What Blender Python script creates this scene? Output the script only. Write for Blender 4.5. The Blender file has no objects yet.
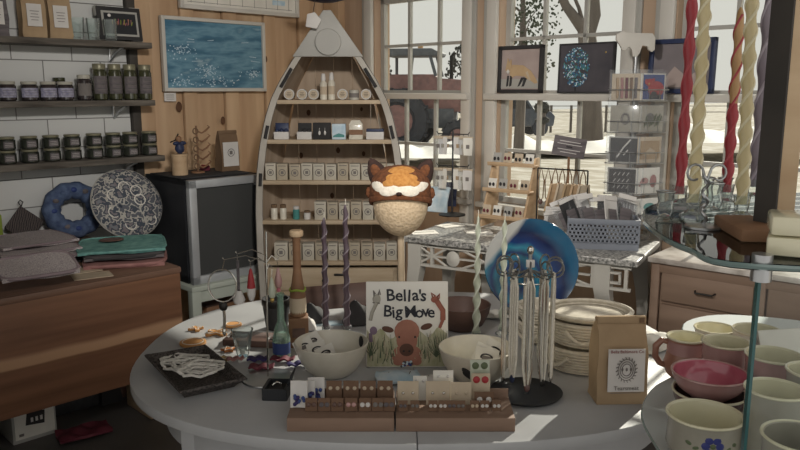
import bpy, bmesh, math, random
from mathutils import Vector, Matrix, Euler
random.seed(7)
R = math.radians
SC = bpy.context.scene
COL = SC.collection
q = math.sqrt(.5)
# ---------------------------------------------------------------- camera
F, PIT, H = 750.0, R(10.2), 1.55
cd = bpy.data.cameras.new('camera'); cam = bpy.data.objects.new('camera', cd); COL.objects.link(cam)
cam.location = (0, 0, H); cam.rotation_euler = (R(90)-PIT, 0, 0)
cd.sensor_width = 36; cd.lens = 36*F/800; cd.clip_end = 400; cd.clip_start = .02
SC.camera = cam
def ray(u, v):
    x = (u-400)/F; y = -(v-225)/F
    return Vector((x, math.cos(PIT)+y*math.sin(PIT), -math.sin(PIT)+y*math.cos(PIT)))
def onz(u, v, z):
    d = ray(u, v); t = (z-H)/d.z; return Vector((d.x*t, d.y*t, z))
def ony(u, v, Y):
    d = ray(u, v); t = Y/d.y; return Vector((d.x*t, Y, H+d.z*t))
def onc(u, v, Z):
    d = ray(u, v); return Vector((d.x*Z, d.y*Z, H+d.z*Z))
CW, CL = 4.95, 5.96
CX, CY = (CW-CL)/2, (CW+CL)/2
RL, RW = R(45), R(-45)
def WL(s, n, z): return Vector((CX-s*q+n*q, CY-s*q-n*q, z))
def WW(s, n, z): return Vector((CX+s*q-n*q, CY-s*q-n*q, z))
def sL(u, v, n):
    d = ray(u, v); t = (CL-n/q)/(d.y-d.x); return -((d.x*t-CX)*q+(d.y*t-CY)*q), H+d.z*t
def sW(u, v, n):
    d = ray(u, v); t = (CW-n/q)/(d.x+d.y); return (d.x*t-CX)*q-(d.y*t-CY)*q, H+d.z*t
# ---------------------------------------------------------------- materials
def lin(c):
    r = []; g_ = .3*c[0]+.59*c[1]+.11*c[2]
    for k in c[:3]:
        k = (g_+(k-g_)*.84)/255.0
        r.append(k/12.92 if k <= .04045 else ((k+.055)/1.055)**2.4)
    return (r[0], r[1], r[2], 1)
MATS = {}
def mat(name, c, c2=None, rough=.6, metal=0, sc=(8, 8, 8), det=4, bump=0, kind='noise', lo=.3, hi=.7, spec=.4, coat=0, bsc=None):
    m = bpy.data.materials.new(name); m.use_nodes = True; MATS[name] = m
    nt = m.node_tree; N = nt.nodes; L = nt.links; b = N['Principled BSDF']
    b.inputs['Roughness'].default_value = rough; b.inputs['Metallic'].default_value = metal
    b.inputs['Specular IOR Level'].default_value = spec
    if coat: b.inputs['Coat Weight'].default_value = coat; b.inputs['Coat Roughness'].default_value = .08
    if c2 is None: c2 = tuple(k*.88 for k in c)
    tc = N.new('ShaderNodeTexCoord'); mp = N.new('ShaderNodeMapping'); L.new(tc.outputs['Object'], mp.inputs['Vector'])
    mp.inputs['Scale'].default_value = sc
    if kind == 'voronoi':
        t = N.new('ShaderNodeTexVoronoi'); t.inputs['Scale'].default_value = 1; fac = t.outputs['Distance']
    elif kind == 'cells':
        t = N.new('ShaderNodeTexVoronoi'); t.inputs['Scale'].default_value = 1; fac = t.outputs['Color']
    elif kind == 'wave':
        t = N.new('ShaderNodeTexWave'); t.inputs['Scale'].default_value = 1; t.inputs['Distortion'].default_value = 3
        t.inputs['Detail'].default_value = det; fac = t.outputs['Fac']
    elif kind == 'rings':
        t = N.new('ShaderNodeTexWave'); t.wave_type = 'BANDS'; t.bands_direction = 'Z'; t.inputs['Scale'].default_value = 1
        t.inputs['Distortion'].default_value = .2; fac = t.outputs['Fac']
    else:
        t = N.new('ShaderNodeTexNoise'); t.inputs['Scale'].default_value = 1; t.inputs['Detail'].default_value = det; fac = t.outputs['Fac']
    L.new(mp.outputs['Vector'], t.inputs['Vector'])
    rp = N.new('ShaderNodeValToRGB'); L.new(fac, rp.inputs['Fac']); e = rp.color_ramp.elements
    e[0].position = lo; e[0].color = lin(c2); e[1].position = hi; e[1].color = lin(c)
    L.new(rp.outputs['Color'], b.inputs['Base Color'])
    if bump:
        bn = N.new('ShaderNodeBump'); bn.inputs['Strength'].default_value = bump; bn.inputs['Distance'].default_value = .004
        if bsc:
            t2 = N.new('ShaderNodeTexNoise'); t2.inputs['Scale'].default_value = bsc; t2.inputs['Detail'].default_value = 3
            L.new(tc.outputs['Object'], t2.inputs['Vector']); L.new(t2.outputs['Fac'], bn.inputs['Height'])
        else: L.new(fac, bn.inputs['Height'])
        L.new(bn.outputs['Normal'], b.inputs['Normal'])
    return m
def multi(name, stops, sc, kind='noise', rough=.6, det=4, bump=0, interp='LINEAR'):
    m = mat(name, (128, 128, 128), None, rough, sc=sc, det=det, bump=bump, kind=kind)
    rp = [n for n in m.node_tree.nodes if n.type == 'VALTORGB'][0]; cr = rp.color_ramp; cr.interpolation = interp
    while len(cr.elements) > 1: cr.elements.remove(cr.elements[-1])
    for i, (p, c) in enumerate(stops):
        e = cr.elements[0] if i == 0 else cr.elements.new(p)
        e.position = p; e.color = lin(c)
    return m
def glass(name, tint=(235, 242, 240), refl=.5, rough=.02, body=0.0):
    m = bpy.data.materials.new(name); m.use_nodes = True; MATS[name] = m
    nt = m.node_tree; N = nt.nodes; L = nt.links
    for n in list(N):
        if n.type == 'BSDF_PRINCIPLED': N.remove(n)
    out = [n for n in N if n.type == 'OUTPUT_MATERIAL'][0]
    tr = N.new('ShaderNodeBsdfTransparent'); tr.inputs['Color'].default_value = lin(tint)
    gl = N.new('ShaderNodeBsdfGlossy'); gl.inputs['Roughness'].default_value = rough; gl.inputs['Color'].default_value = (1, 1, 1, 1)
    fr = N.new('ShaderNodeLayerWeight'); fr.inputs['Blend'].default_value = refl
    mx = N.new('ShaderNodeMixShader'); L.new(fr.outputs['Fresnel'], mx.inputs['Fac'])
    L.new(tr.outputs[0], mx.inputs[1]); L.new(gl.outputs[0], mx.inputs[2])
    last = mx
    if body:
        df = N.new('ShaderNodeBsdfDiffuse'); df.inputs['Color'].default_value = lin(tint)
        m2 = N.new('ShaderNodeMixShader'); m2.inputs['Fac'].default_value = body
        L.new(mx.outputs[0], m2.inputs[1]); L.new(df.outputs[0], m2.inputs[2]); last = m2
    L.new(last.outputs[0], out.inputs['Surface'])
    return m
# ---------------------------------------------------------------- mesh builder
class MB:
    def __init__(s): s.bm = bmesh.new(); s.mats = []; s.T = Matrix.Identity(4)
    def _add(s, b, m, smooth=True):
        mm = MATS[m] if isinstance(m, str) else m
        if mm not in s.mats: s.mats.append(mm)
        i = s.mats.index(mm)
        b.transform(s.T)
        for f in b.faces: f.material_index = i; f.smooth = smooth
        me = bpy.data.meshes.new('t'); b.to_mesh(me); b.free(); s.bm.from_mesh(me); bpy.data.meshes.remove(me)
        return s
    def box(s, c, d, m, rot=None, bev=0):
        b = bmesh.new(); bmesh.ops.create_cube(b, size=1)
        bmesh.ops.scale(b, vec=d, verts=b.verts)
        if bev: bmesh.ops.bevel(b, geom=list(b.edges), offset=bev, segments=2, affect='EDGES', profile=.5)
        if rot: bmesh.ops.rotate(b, cent=(0, 0, 0), matrix=Euler(rot).to_matrix(), verts=b.verts)
        bmesh.ops.translate(b, vec=c, verts=b.verts)
        return s._add(b, m)
    def lathe(s, prof, m, c=(0, 0, 0), n=28, rot=None, sx=1, sy=1, a0=0, a1=360, cap=False):
        b = bmesh.new(); full = abs(a1-a0) >= 360; k = n if full else n+1; rings = []
        for (r, z) in prof:
            if r < 1e-6 and full: rings.append([b.verts.new((0, 0, z))]); continue
            rings.append([b.verts.new((r*sx*math.cos(R(a0+(a1-a0)*i/n)), r*sy*math.sin(R(a0+(a1-a0)*i/n)), z)) for i in range(k)])
        for A, B in zip(rings, rings[1:]):
            for i in range(n):
                j = (i+1) % k
                if len(A) == 1 and len(B) == 1: continue
                if len(A) == 1: b.faces.new((A[0], B[j], B[i]))
                elif len(B) == 1: b.faces.new((A[i], A[j], B[0]))
                else: b.faces.new((A[i], A[j], B[j], B[i]))
        bmesh.ops.recalc_face_normals(b, faces=b.faces)
        if rot: bmesh.ops.rotate(b, cent=(0, 0, 0), matrix=Euler(rot).to_matrix(), verts=b.verts)
        bmesh.ops.translate(b, vec=c, verts=b.verts)
        return s._add(b, m)
    def cyl(s, c, r, h, m, r2=None, n=24, rot=None):
        r2 = r if r2 is None else r2
        return s.lathe([(0, 0), (r, 0), (r2, h), (0, h)], m, c, n, rot)
    def tube(s, pts, r, m, n=8, closed=False):
        pts = [Vector(p) for p in pts]; K = len(pts); b = bmesh.new(); rings = []
        rr = r if isinstance(r, (list, tuple)) else [r]*K
        up = None
        for i in range(K):
            a = pts[i-1] if (i > 0 or closed) else pts[i]; c = pts[(i+1) % K] if (i < K-1 or closed) else pts[i]
            t = (c-a).normalized() if (c-a).length > 1e-9 else Vector((0, 0, 1))
            if up is None: up = t.orthogonal().normalized()
            up = (up-t*up.dot(t)); up = up.normalized() if up.length > 1e-6 else t.orthogonal().normalized()
            sd = t.cross(up)
            rings.append([b.verts.new(pts[i]+rr[i]*(math.cos(2*math.pi*j/n)*up+math.sin(2*math.pi*j/n)*sd)) for j in range(n)])
        Z = list(zip(rings, rings[1:]))
        if closed: Z.append((rings[-1], rings[0]))
        for A, B in Z:
            for j in range(n): b.faces.new((A[j], A[(j+1) % n], B[(j+1) % n], B[j]))
        if not closed: b.faces.new(rings[0][::-1]); b.faces.new(rings[-1])
        bmesh.ops.recalc_face_normals(b, faces=b.faces)
        return s._add(b, m)
    def prism(s, pts, y0, y1, m, axis='y', bev=0):
        # outline in (x,z) extruded along y, or (x,y) along z
        b = bmesh.new()
        f = (lambda p, k: (p[0], k, p[1])) if axis == 'y' else ((lambda p, k: (p[0], p[1], k)) if axis == 'z' else (lambda p, k: (k, p[0], p[1])))
        A = [b.verts.new(f(p, y0)) for p in pts]; B = [b.verts.new(f(p, y1)) for p in pts]
        b.faces.new(A); b.faces.new(B[::-1]); n = len(pts)
        for i in range(n): b.faces.new((A[i], A[(i+1) % n], B[(i+1) % n], B[i]))
        bmesh.ops.recalc_face_normals(b, faces=b.faces)
        if bev: bmesh.ops.bevel(b, geom=[e for e in b.edges], offset=bev, segments=2, affect='EDGES', profile=.5)
        return s._add(b, m)
    def ell(s, c, r, m, rot=None, u=16, v=10, jit=0):
        b = bmesh.new(); bmesh.ops.create_uvsphere(b, u_segments=u, v_segments=v, radius=1)
        bmesh.ops.scale(b, vec=r, verts=b.verts)
        if jit:
            for w in b.verts: w.co += Vector((random.uniform(-jit, jit), random.uniform(-jit, jit), random.uniform(-jit, jit)))
        if rot: bmesh.ops.rotate(b, cent=(0, 0, 0), matrix=Euler(rot).to_matrix(), verts=b.verts)
        bmesh.ops.translate(b, vec=c, verts=b.verts)
        return s._add(b, m)
    def grid(s, fn, nu, nv, m, thick=0):
        b = bmesh.new(); V = [[b.verts.new(fn(i/nu, j/nv)) for j in range(nv+1)] for i in range(nu+1)]
        for i in range(nu):
            for j in range(nv): b.faces.new((V[i][j], V[i+1][j], V[i+1][j+1], V[i][j+1]))
        bmesh.ops.recalc_face_normals(b, faces=b.faces)
        if thick: bmesh.ops.solidify(b, geom=list(b.faces), thickness=thick)
        return s._add(b, m)
    def build(s, name, parent=None, label=None, cat=None, group=None, kind=None, loc=None, rz=0, rot=None, sharp=38):
        me = bpy.data.meshes.new(name); s.bm.to_mesh(me); s.bm.free()
        for m in s.mats: me.materials.append(m)
        try: me.set_sharp_from_angle(angle=R(sharp))
        except Exception: pass
        o = bpy.data.objects.new(name, me); COL.objects.link(o)
        if parent is not None: o.parent = parent
        if loc is not None: o.location = loc
        if rot: o.rotation_euler = rot
        elif rz: o.rotation_euler = (0, 0, rz)
        tag(o, label, cat, group, kind)
        return o
def tag(o, label=None, cat=None, group=None, kind=None):
    if label: o['label'] = label
    if cat: o['category'] = cat
    if group: o['group'] = group
    if kind: o['kind'] = kind
def thing(name, label, cat, loc=(0, 0, 0), rz=0, group=None):
    o = bpy.data.objects.new(name, None); COL.objects.link(o); o.empty_display_size = .05
    o.location = loc; o.rotation_euler = (0, 0, rz); tag(o, label, cat, group); return o
def kids(o): return [c for c in bpy.data.objects if c.parent == o]
def dup(o, loc, rz=None, label=None, group=None, scale=None, parent=None):
    c = o.copy(); COL.objects.link(c)
    if parent is not None: c.parent = parent
    else:
        c.location = loc
        if rz is not None: c.rotation_euler = (c.rotation_euler[0], c.rotation_euler[1], rz)
        if scale: c.scale = scale
    if label: c['label'] = label
    if group: c['group'] = group
    for ch in kids(o): dup(ch, None, parent=c)
    return c
def swap(o, part, frm, to):
    # give a copied part its own mesh with another material
    for ch in kids(o):
        if ch.name.split('.')[0] == part:
            ch.data = ch.data.copy()
            for i, m in enumerate(ch.data.materials):
                if m == MATS[frm]: ch.data.materials[i] = MATS[to]
def text(name, body, size, m, parent, loc, rot=(R(90), 0, 0), ext=.0006, shear=0, off=0, sx=1, align='CENTER'):
    cu = bpy.data.curves.new('t', 'FONT'); cu.body = body; cu.size = size; cu.align_x = align; cu.align_y = 'CENTER'
    cu.extrude = ext; cu.shear = shear; cu.offset = off; cu.resolution_u = 2
    o = bpy.data.objects.new('t', cu); COL.objects.link(o)
    dg = bpy.context.evaluated_depsgraph_get(); me = bpy.data.meshes.new_from_object(o.evaluated_get(dg))
    bpy.data.objects.remove(o); bpy.data.curves.remove(cu)
    me.materials.clear(); me.materials.append(MATS[m]); me.name = name
    t = bpy.data.objects.new(name, me); COL.objects.link(t); t.parent = parent; t.location = loc; t.rotation_euler = rot; t.scale = (sx, 1, 1)
    return t
ORD = ['first', 'second', 'third', 'fourth', 'fifth', 'sixth', 'seventh', 'eighth', 'ninth', 'tenth', 'eleventh', 'twelfth', 'thirteenth', 'fourteenth']
# ---------------------------------------------------------------- palette
mat('pine', (206, 172, 134), (176, 138, 102), .65, sc=(9, 9, .8), det=6, bump=.15)
mat('pine_dark', (130, 104, 80), (100, 78, 60), .7, sc=(10, 10, 1))
mat('pine_trim', (190, 162, 136), (170, 140, 114), .6, sc=(12, 12, .8), det=5)
mat('knot', (110, 72, 44), (80, 50, 30), .7)
mat('white_trim', (206, 202, 194), (190, 185, 176), .5, sc=(3, 3, 3))
mat('grey_trim', (176, 174, 168), (160, 158, 152), .5, sc=(3, 3, 3))
mat('sash', (172, 170, 163), (156, 154, 148), .55, sc=(3, 3, 3))
mat('floor_m', (110, 106, 103), (94, 91, 88), .55, sc=(3, 3, 3))
mat('ceil_m', (150, 140, 128), (140, 130, 118), .8)
mat('shelf_wood', (120, 112, 102), (66, 60, 54), .8, sc=(4, 30, 30), det=6, bump=.3)
mat('dark_strip', (74, 68, 62), (56, 52, 48), .7)
mat('kraft', (176, 148, 112), (160, 132, 98), .85, sc=(14, 14, 14), bump=.1)
mat('kraft_dark', (128, 100, 74), (112, 86, 62), .85, sc=(14, 14, 14))
mat('brown_card', (122, 90, 68), (104, 76, 56), .8, sc=(20, 20, 20))
mat('card_tan', (198, 180, 154), (186, 166, 140), .8, sc=(20, 20, 20))
mat('paper', (228, 224, 214), (214, 210, 200), .8, sc=(10, 10, 10))
mat('label', (216, 212, 208), (204, 200, 196), .8, sc=(10, 10, 10))
mat('ink', (58, 54, 56), (46, 44, 46), .8)
mat('ink_soft', (128, 122, 118), (110, 104, 100), .8)
mat('ink_red', (150, 84, 80), (136, 70, 66), .8)
mat('black', (46, 48, 53), (38, 40, 45), .45)
mat('black_matte', (58, 56, 57), (46, 45, 46), .85)
mat('charcoal', (62, 62, 64), (46, 46, 48), .8, sc=(20, 20, 20))
mat('jam', (62, 52, 52), (40, 38, 40), .25, sc=(30, 30, 30), coat=.5)
mat('pickle', (74, 74, 44), (40, 46, 32), .25, sc=(40, 40, 40), coat=.5)
mat('lid_white', (190, 186, 172), None, .4)
mat('lid_gold', (150, 146, 118), None, .4, .3)
mat('lav', (170, 168, 190), (120, 118, 150), .8, sc=(60, 60, 60))
mat('sea_deep', (38, 84, 112), None, .6)
mat('wood_chest', (138, 102, 82), (110, 80, 64), .5, sc=(1.2, 8, 22), det=7)
mat('wood_mid', (150, 108, 76), (120, 82, 54), .6, sc=(3, 16, 16), det=6)
mat('wood_light', (206, 176, 138), (184, 150, 112), .6, sc=(3, 18, 18), det=6)
mat('wood_raw', (200, 168, 130), (180, 146, 108), .7, sc=(8, 8, 40))
mat('wood_red', (112, 82, 72), (88, 64, 56), .5, sc=(6, 20, 20))
mat('cab_wood', (150, 122, 102), (128, 102, 84), .6, sc=(3, 14, 14), det=6)
mat('boat_paint', (196, 190, 180), (160, 152, 140), .7, sc=(6, 6, 3), det=6, bump=.1)
mat('boat_wood', (190, 168, 144), (164, 140, 116), .75, sc=(14, 14, 1.6), det=6, bump=.12)
mat('boat_shelf', (200, 178, 148), (176, 152, 120), .7, sc=(3, 20, 20), det=5)
mat('hull_out', (92, 86, 80), (70, 66, 62), .7)
mat('steel', (186, 188, 190), (170, 172, 174), .3, .9)
mat('silver', (220, 218, 210), (200, 198, 190), .22, 1)
mat('alu', (190, 194, 198), (176, 180, 184), .35, .3)
mat('dark_metal', (62, 60, 58), (50, 48, 46), .4, .7)
mat('green_white', (186, 194, 182), (170, 178, 166), .6, sc=(5, 5, 5))
mat('table_paint', (186, 187, 189), (172, 173, 176), .38, sc=(5, 5, 5), det=6, bump=.03, spec=.45)
mat('console_paint', (200, 196, 186), (184, 180, 170), .5, sc=(5, 5, 5))
multi('granite', [(.35, (84, 84, 82)), (.5, (150, 148, 144)), (.65, (196, 194, 188))], (90, 90, 90), rough=.3)
multi('marble', [(.3, (150, 138, 128)), (.55, (206, 198, 190)), (.8, (230, 224, 216))], (9, 9, 9), rough=.2, det=8)
mat('stoneware', (222, 216, 200), (206, 198, 180), .28, sc=(16, 16, 16), coat=.4)
mat('clay', (176, 120, 96), (150, 98, 80), .3, sc=(16, 16, 16), coat=.3)
mat('pinkglaze', (204, 100, 120), (190, 84, 106), .2, sc=(20, 20, 20), coat=.6)
mat('pinkout', (190, 144, 140), (172, 122, 118), .25, sc=(20, 20, 8), coat=.5)
mat('cream', (226, 220, 188), (214, 206, 170), .22, sc=(10, 10, 10), coat=.5)
mat('greyglaze', (170, 164, 148), (150, 144, 130), .25, sc=(12, 12, 12), coat=.5)
mat('browngl', (116, 84, 80), (92, 66, 62), .25, sc=(12, 12, 12), coat=.5)
mat('blue_ink', (62, 70, 150), (44, 50, 120), .4)
mat('leaf_ink', (96, 110, 74), (80, 92, 60), .5)
mat('rope', (214, 200, 176), (188, 172, 146), .9, sc=(1, 1, 150), kind='rings', bump=.5, lo=.1, hi=.6)
mat('fox_brown', (126, 72, 38), (88, 48, 26), .95, sc=(90, 90, 90), bump=.9)
mat('fox_orange', (206, 142, 66), (178, 112, 44), .95, sc=(90, 90, 90), bump=.9)
mat('fox_white', (240, 232, 216), (220, 210, 192), .95, sc=(90, 90, 90), bump=.9)
mat('fox_dark', (62, 40, 34), (46, 30, 26), .95, sc=(90, 90, 90), bump=.9)
mat('foam', (224, 198, 162), (200, 172, 134), .9, sc=(110, 110, 110), kind='voronoi', bump=.6, lo=.1, hi=.8)
mat('red_wax', (190, 52, 62), (172, 42, 54), .35, spec=.5)
mat('yellow_wax', (220, 202, 150), (204, 184, 130), .35, spec=.5)
mat('orange_wax', (206, 160, 104), (190, 142, 88), .35, spec=.5)
mat('mauve_wax', (150, 138, 148), (128, 116, 128), .35, spec=.5)
mat('purple_wax', (96, 78, 88), (76, 60, 72), .3, spec=.6)
mat('sage_wax', (186, 192, 172), (170, 178, 156), .3, spec=.6)
mat('wick', (230, 224, 206), None, .9)
mat('red', (186, 44, 50), (160, 32, 40), .4)
mat('pink', (206, 110, 126), None, .4)
mat('gold', (206, 170, 90), None, .3, .7)
mat('blue_dark', (46, 60, 100), (36, 46, 80), .5)
mat('blue', (60, 84, 150), (40, 58, 120), .6)
mat('teal', (70, 150, 146), None, .5)
mat('sky_paper', (150, 190, 214), (214, 226, 232), .5, sc=(16, 16, 16))
mat('lime', (150, 172, 58), (130, 150, 44), .8)
mat('grey_plastic', (132, 138, 150), (120, 126, 138), .4)
mat('cookie', (214, 152, 84), (196, 130, 64), .7, sc=(20, 20, 20))
mat('icing', (238, 232, 220), None, .6)
mat('gingham', (196, 120, 60), (180, 100, 44), .6)
mat('plum', (90, 40, 64), (70, 30, 50), .7)
mat('indigo', (58, 48, 110), (44, 36, 88), .7)
mat('burgundy', (120, 44, 60), (100, 34, 48), .7)
mat('clearglow', (225, 235, 232), None, .2)
mat('lace', (226, 222, 214), (200, 196, 188), .9, sc=(80, 80, 80), bump=.5)
mat('woven_dark', (92, 84, 80), (34, 32, 32), .7, sc=(140, 140, 140), kind='voronoi', bump=.8, lo=.1, hi=.7)
mat('wreath_fab', (92, 112, 148), (58, 74, 112), .9, sc=(30, 30, 30))
multi('bag_fab', [(.0, (50, 58, 74)), (.3, (92, 96, 106)), (.42, (176, 172, 164)), (.5, (70, 78, 92)), (.6, (126, 118, 122)), (.66, (120, 126, 134)), (.8, (190, 186, 178))], (26, 26, 26), 'noise', .9, det=2, interp='CONSTANT')
multi('mat_fab', [(.3, (128, 116, 124)), (.45, (200, 190, 188)), (.55, (150, 138, 144)), (.7, (214, 206, 200))], (110, 110, 110), 'noise', .95, bump=.3)
mat('mat_edge', (150, 132, 138), None, .9)
mat('teal_fab', (124, 182, 172), (82, 142, 138), .9, sc=(26, 26, 26), bump=.2)
mat('rose_fab', (176, 124, 118), (150, 100, 98), .9, sc=(20, 20, 20))
mat('grey_fab', (120, 112, 114), (84, 78, 82), .95, sc=(6, 60, 60))
multi('holder_fab', [(.3, (62, 54, 56)), (.5, (150, 138, 126)), (.7, (50, 44, 50))], (18, 4, 18), 'wave', .95)
mat('snow', (236, 234, 228), (214, 212, 206), .8, sc=(1, 1, 1))
multi('field', [(.36, (140, 132, 114)), (.5, (156, 148, 132)), (.66, (184, 180, 170))], (1.6, 2.2, 1), rough=.9, det=8)
mat('bark', (120, 112, 106), (96, 90, 86), .9, sc=(10, 10, 2))
mat('fol', (92, 100, 84), (66, 74, 62), .9, sc=(2, 2, 2))
mat('fol_dark', (84, 84, 80), (62, 64, 62), .9, sc=(2, 2, 2))
mat('tractor_red', (150, 108, 104), (120, 92, 90), .6)
mat('tractor_grey', (100, 104, 110), (80, 84, 90), .6)
mat('tyre', (72, 74, 80), (58, 60, 66), .85)
mat('car_paint', (76, 82, 92), (64, 70, 80), .3)
glass('pane', (246, 248, 246), .12, .02)
glass('clear', (244, 248, 247), .16, .03, .07); SC.cycles.transparent_max_bounces = 40
glass('shelf_glass', (247, 250, 249), .2, .02, .0); glass('pale_glare_glass', (226, 232, 232), .3, .2, .75)  # whitish lower shelf; its white body also stands in for bright reflection
mat('glass_edge', (26, 92, 92), (20, 74, 76), .15, coat=.5)
glass('dark_glass', (112, 114, 114), .35, .02, .38)  # grey diffuse body stands in for reflections on the cooler door
glass('poly', (250, 251, 252), .04, .2, .05)
glass('green_glass', (206, 232, 218), .3, .03, .2)
WORLD, SUN, SUNAZ, SUNEL, EXPO = .66, 4.2, 37, 29, 0.66
FILL_LAMPS = [(.3, .5, (-.7, 4.6, 1.5), 135, 62), (.1, .4, (-2.0, 3.8, 1.5), 34, 60), (-.6, .8, (1.3, 3.8, 1.3), 100, 62)]
# ---------------------------------------------------------------- setting: shell
def struct(mb, name, **k): return mb.build(name, kind='structure', **k)
def brickmat():
    m = bpy.data.materials.new('white_block'); m.use_nodes = True; MATS['white_block'] = m
    nt = m.node_tree; N = nt.nodes; L = nt.links; b = N['Principled BSDF']; b.inputs['Roughness'].default_value = .55
    tc = N.new('ShaderNodeTexCoord'); sp = N.new('ShaderNodeSeparateXYZ'); cb = N.new('ShaderNodeCombineXYZ')
    L.new(tc.outputs['Object'], sp.inputs[0]); L.new(sp.outputs[0], cb.inputs[0]); L.new(sp.outputs[2], cb.inputs[1])
    t = N.new('ShaderNodeTexBrick'); L.new(cb.outputs[0], t.inputs['Vector'])
    t.inputs['Scale'].default_value = 1; t.inputs['Brick Width'].default_value = .31; t.inputs['Row Height'].default_value = .155
    t.inputs['Mortar Size'].default_value = .003; t.inputs['Color1'].default_value = lin((206, 207, 205)); t.inputs['Color2'].default_value = lin((196, 198, 197)); t.inputs['Mortar'].default_value = lin((118, 117, 115))
    L.new(t.outputs['Color'], b.inputs['Base Color'])
    bp = N.new('ShaderNodeBump'); bp.inputs['Strength'].default_value = .4; bp.inputs['Distance'].default_value = .004; bp.invert = True
    L.new(t.outputs['Fac'], bp.inputs['Height']); L.new(bp.outputs[0], b.inputs['Normal'])
brickmat()
ROT45 = Matrix.Rotation(R(45), 4, 'Z')
fl = MB(); fl.T = Matrix.Translation((CX, CY, 0)) @ ROT45
fl.box((-3.3, -3.3, -.0508), (6.9, 6.9, .1), 'floor_m'); struct(fl, 'floor')
ce = MB(); ce.T = Matrix.Translation((CX, CY, 0)) @ ROT45
ce.box((-2.05, -2.05, 2.65), (4.3, 4.3, .1), 'ceil_m'); struct(ce, 'ceiling')
# left wall of boards: local x runs along the wall (negative = towards the camera), -y into the room
w = MB(); x = 0.0; k = 0
w.box((-.73, .06, 1.3), (1.5, .05, 2.6), 'pine_dark')
for wd in (.17, .11, .19, .09, .21, .10, .20, .09, .19, .11):
    d = .022 if k % 2 else 0
    w.box((-x-wd/2, .018-d/2, 1.3), (wd-.004, .036+d, 2.6), 'pine', bev=.003)
    x += wd; k += 1
for (s, z, r) in ((.55, 1.32, .018), (.33, 1.72, .02), (.9, 1.36, .016), (.15, 1.6, .02), (.56, 1.75, .014), (1.2, 1.45, .02)):
    w.lathe([(0, .0), (r, 0), (r*.8, .002)], 'knot', (-s, -.026, z), 14, (R(90), 0, 0), sy=1.6)
struct(w, 'wall_left', loc=(CX, CY, 0), rz=RL)
w = MB(); w.box((-.9, .05, 1.3), (1.8, .1, 2.6), 'white_block')
struct(w, 'wall_left_white', loc=WL(1.5, 0, 0), rz=RL)
w = MB(); w.box((-.02, .0, 1.3), (.05, .06, 2.6), 'dark_strip', bev=.004); struct(w, 'trim_1', loc=WL(1.45, 0, 0), rz=RL)
w = MB(); w.box((0, -1.3, 1.3), (.1, 2.7, 2.6), 'white_block'); struct(w, 'wall_light_blocker', loc=WL(3.3, 0, 0), rz=RL)  # unseen wall added to block sideways light on the left
# window wall: origin at the corner, x along the wall to the right, +y outdoors
WZ0, WZ1 = .90, 2.14
WINS = [(.475, 1.25), (1.515, 2.285), (2.56, 3.33)]
w = MB(); xs = [-.05]
for a, b in WINS: xs += [a, b]
xs.append(5.0)
for i in range(0, len(xs), 2): w.box(((xs[i]+xs[i+1])/2, .07, 1.3), (xs[i+1]-xs[i], .14, 2.6), 'pine_trim')
for a, b in WINS:
    w.box(((a+b)/2, .07, WZ0/2), (b-a, .14, WZ0), 'pine_trim'); w.box(((a+b)/2, .07, (WZ1+2.6)/2), (b-a, .14, 2.6-WZ1), 'pine_trim')
struct(w, 'wall_right', loc=(CX, CY, 0), rz=RW)
w = MB(); w.box((0, -.03, 1.3), (.16, .06, 2.6), 'pine', bev=.004); struct(w, 'trim_2', loc=WW(.10, 0, 0), rz=RW)
for i, (a, b) in enumerate(WINS):
    f = MB()
    for sx, c in ((a-.045, -1), (b+.045, 1)):
        f.box((sx-c*.005, -.016, 1.5), (.07, .03, 1.5), 'white_trim', bev=.006)
        f.box((sx+c*.042, -.01, 1.5), (.03, .02, 1.5), 'sash', bev=.004)
    f.box(((a+b)/2, -.016, 2.19), (b-a+.17, .03, .09), 'white_trim', bev=.006)
    f.box(((a+b)/2, -.03, .885), (b-a+.2, .09, .03), 'white_trim', bev=.006)
    wo = struct(f, 'window_%d' % (i+1), loc=(CX, CY, 0), rz=RW)
    for (z0, z1, y) in ((1.515, WZ1, .075), (WZ0, 1.535, .045)):
        s_ = MB(); t = .032
        s_.box((a+t/2, y, (z0+z1)/2), (t, .035, z1-z0), 'sash'); s_.box((b-t/2, y, (z0+z1)/2), (t, .035, z1-z0), 'sash')
        s_.box(((a+b)/2, y, z0+t/2), (b-a, .035, t*1.1), 'sash'); s_.box(((a+b)/2, y, z1-t/2), (b-a, .035, t), 'sash')
        for k in (1, 2): s_.box((a+(b-a)*k/3, y, (z0+z1)/2), (.018, .026, z1-z0), 'sash')
        zm = 1.835 if z0 > 1.2 else 1.207
        s_.box(((a+b)/2, y, zm), (b-a, .026, .018), 'sash')
        so = s_.build('sash', wo)
        g = MB(); g.box(((a+b)/2, y+.002, (z0+z1)/2), (b-a-.03, .003, z1-z0-.03), 'pane'); g.build('glazing', so)
    lg = MB(); lg.box(((a+b)/2, -.005, 1.512), (b-a+.14, .10, .036), 'white_trim', bev=.005)
    struct(lg, 'trim_%d' % (i+3), loc=(CX, CY, 0), rz=RW)
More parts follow.
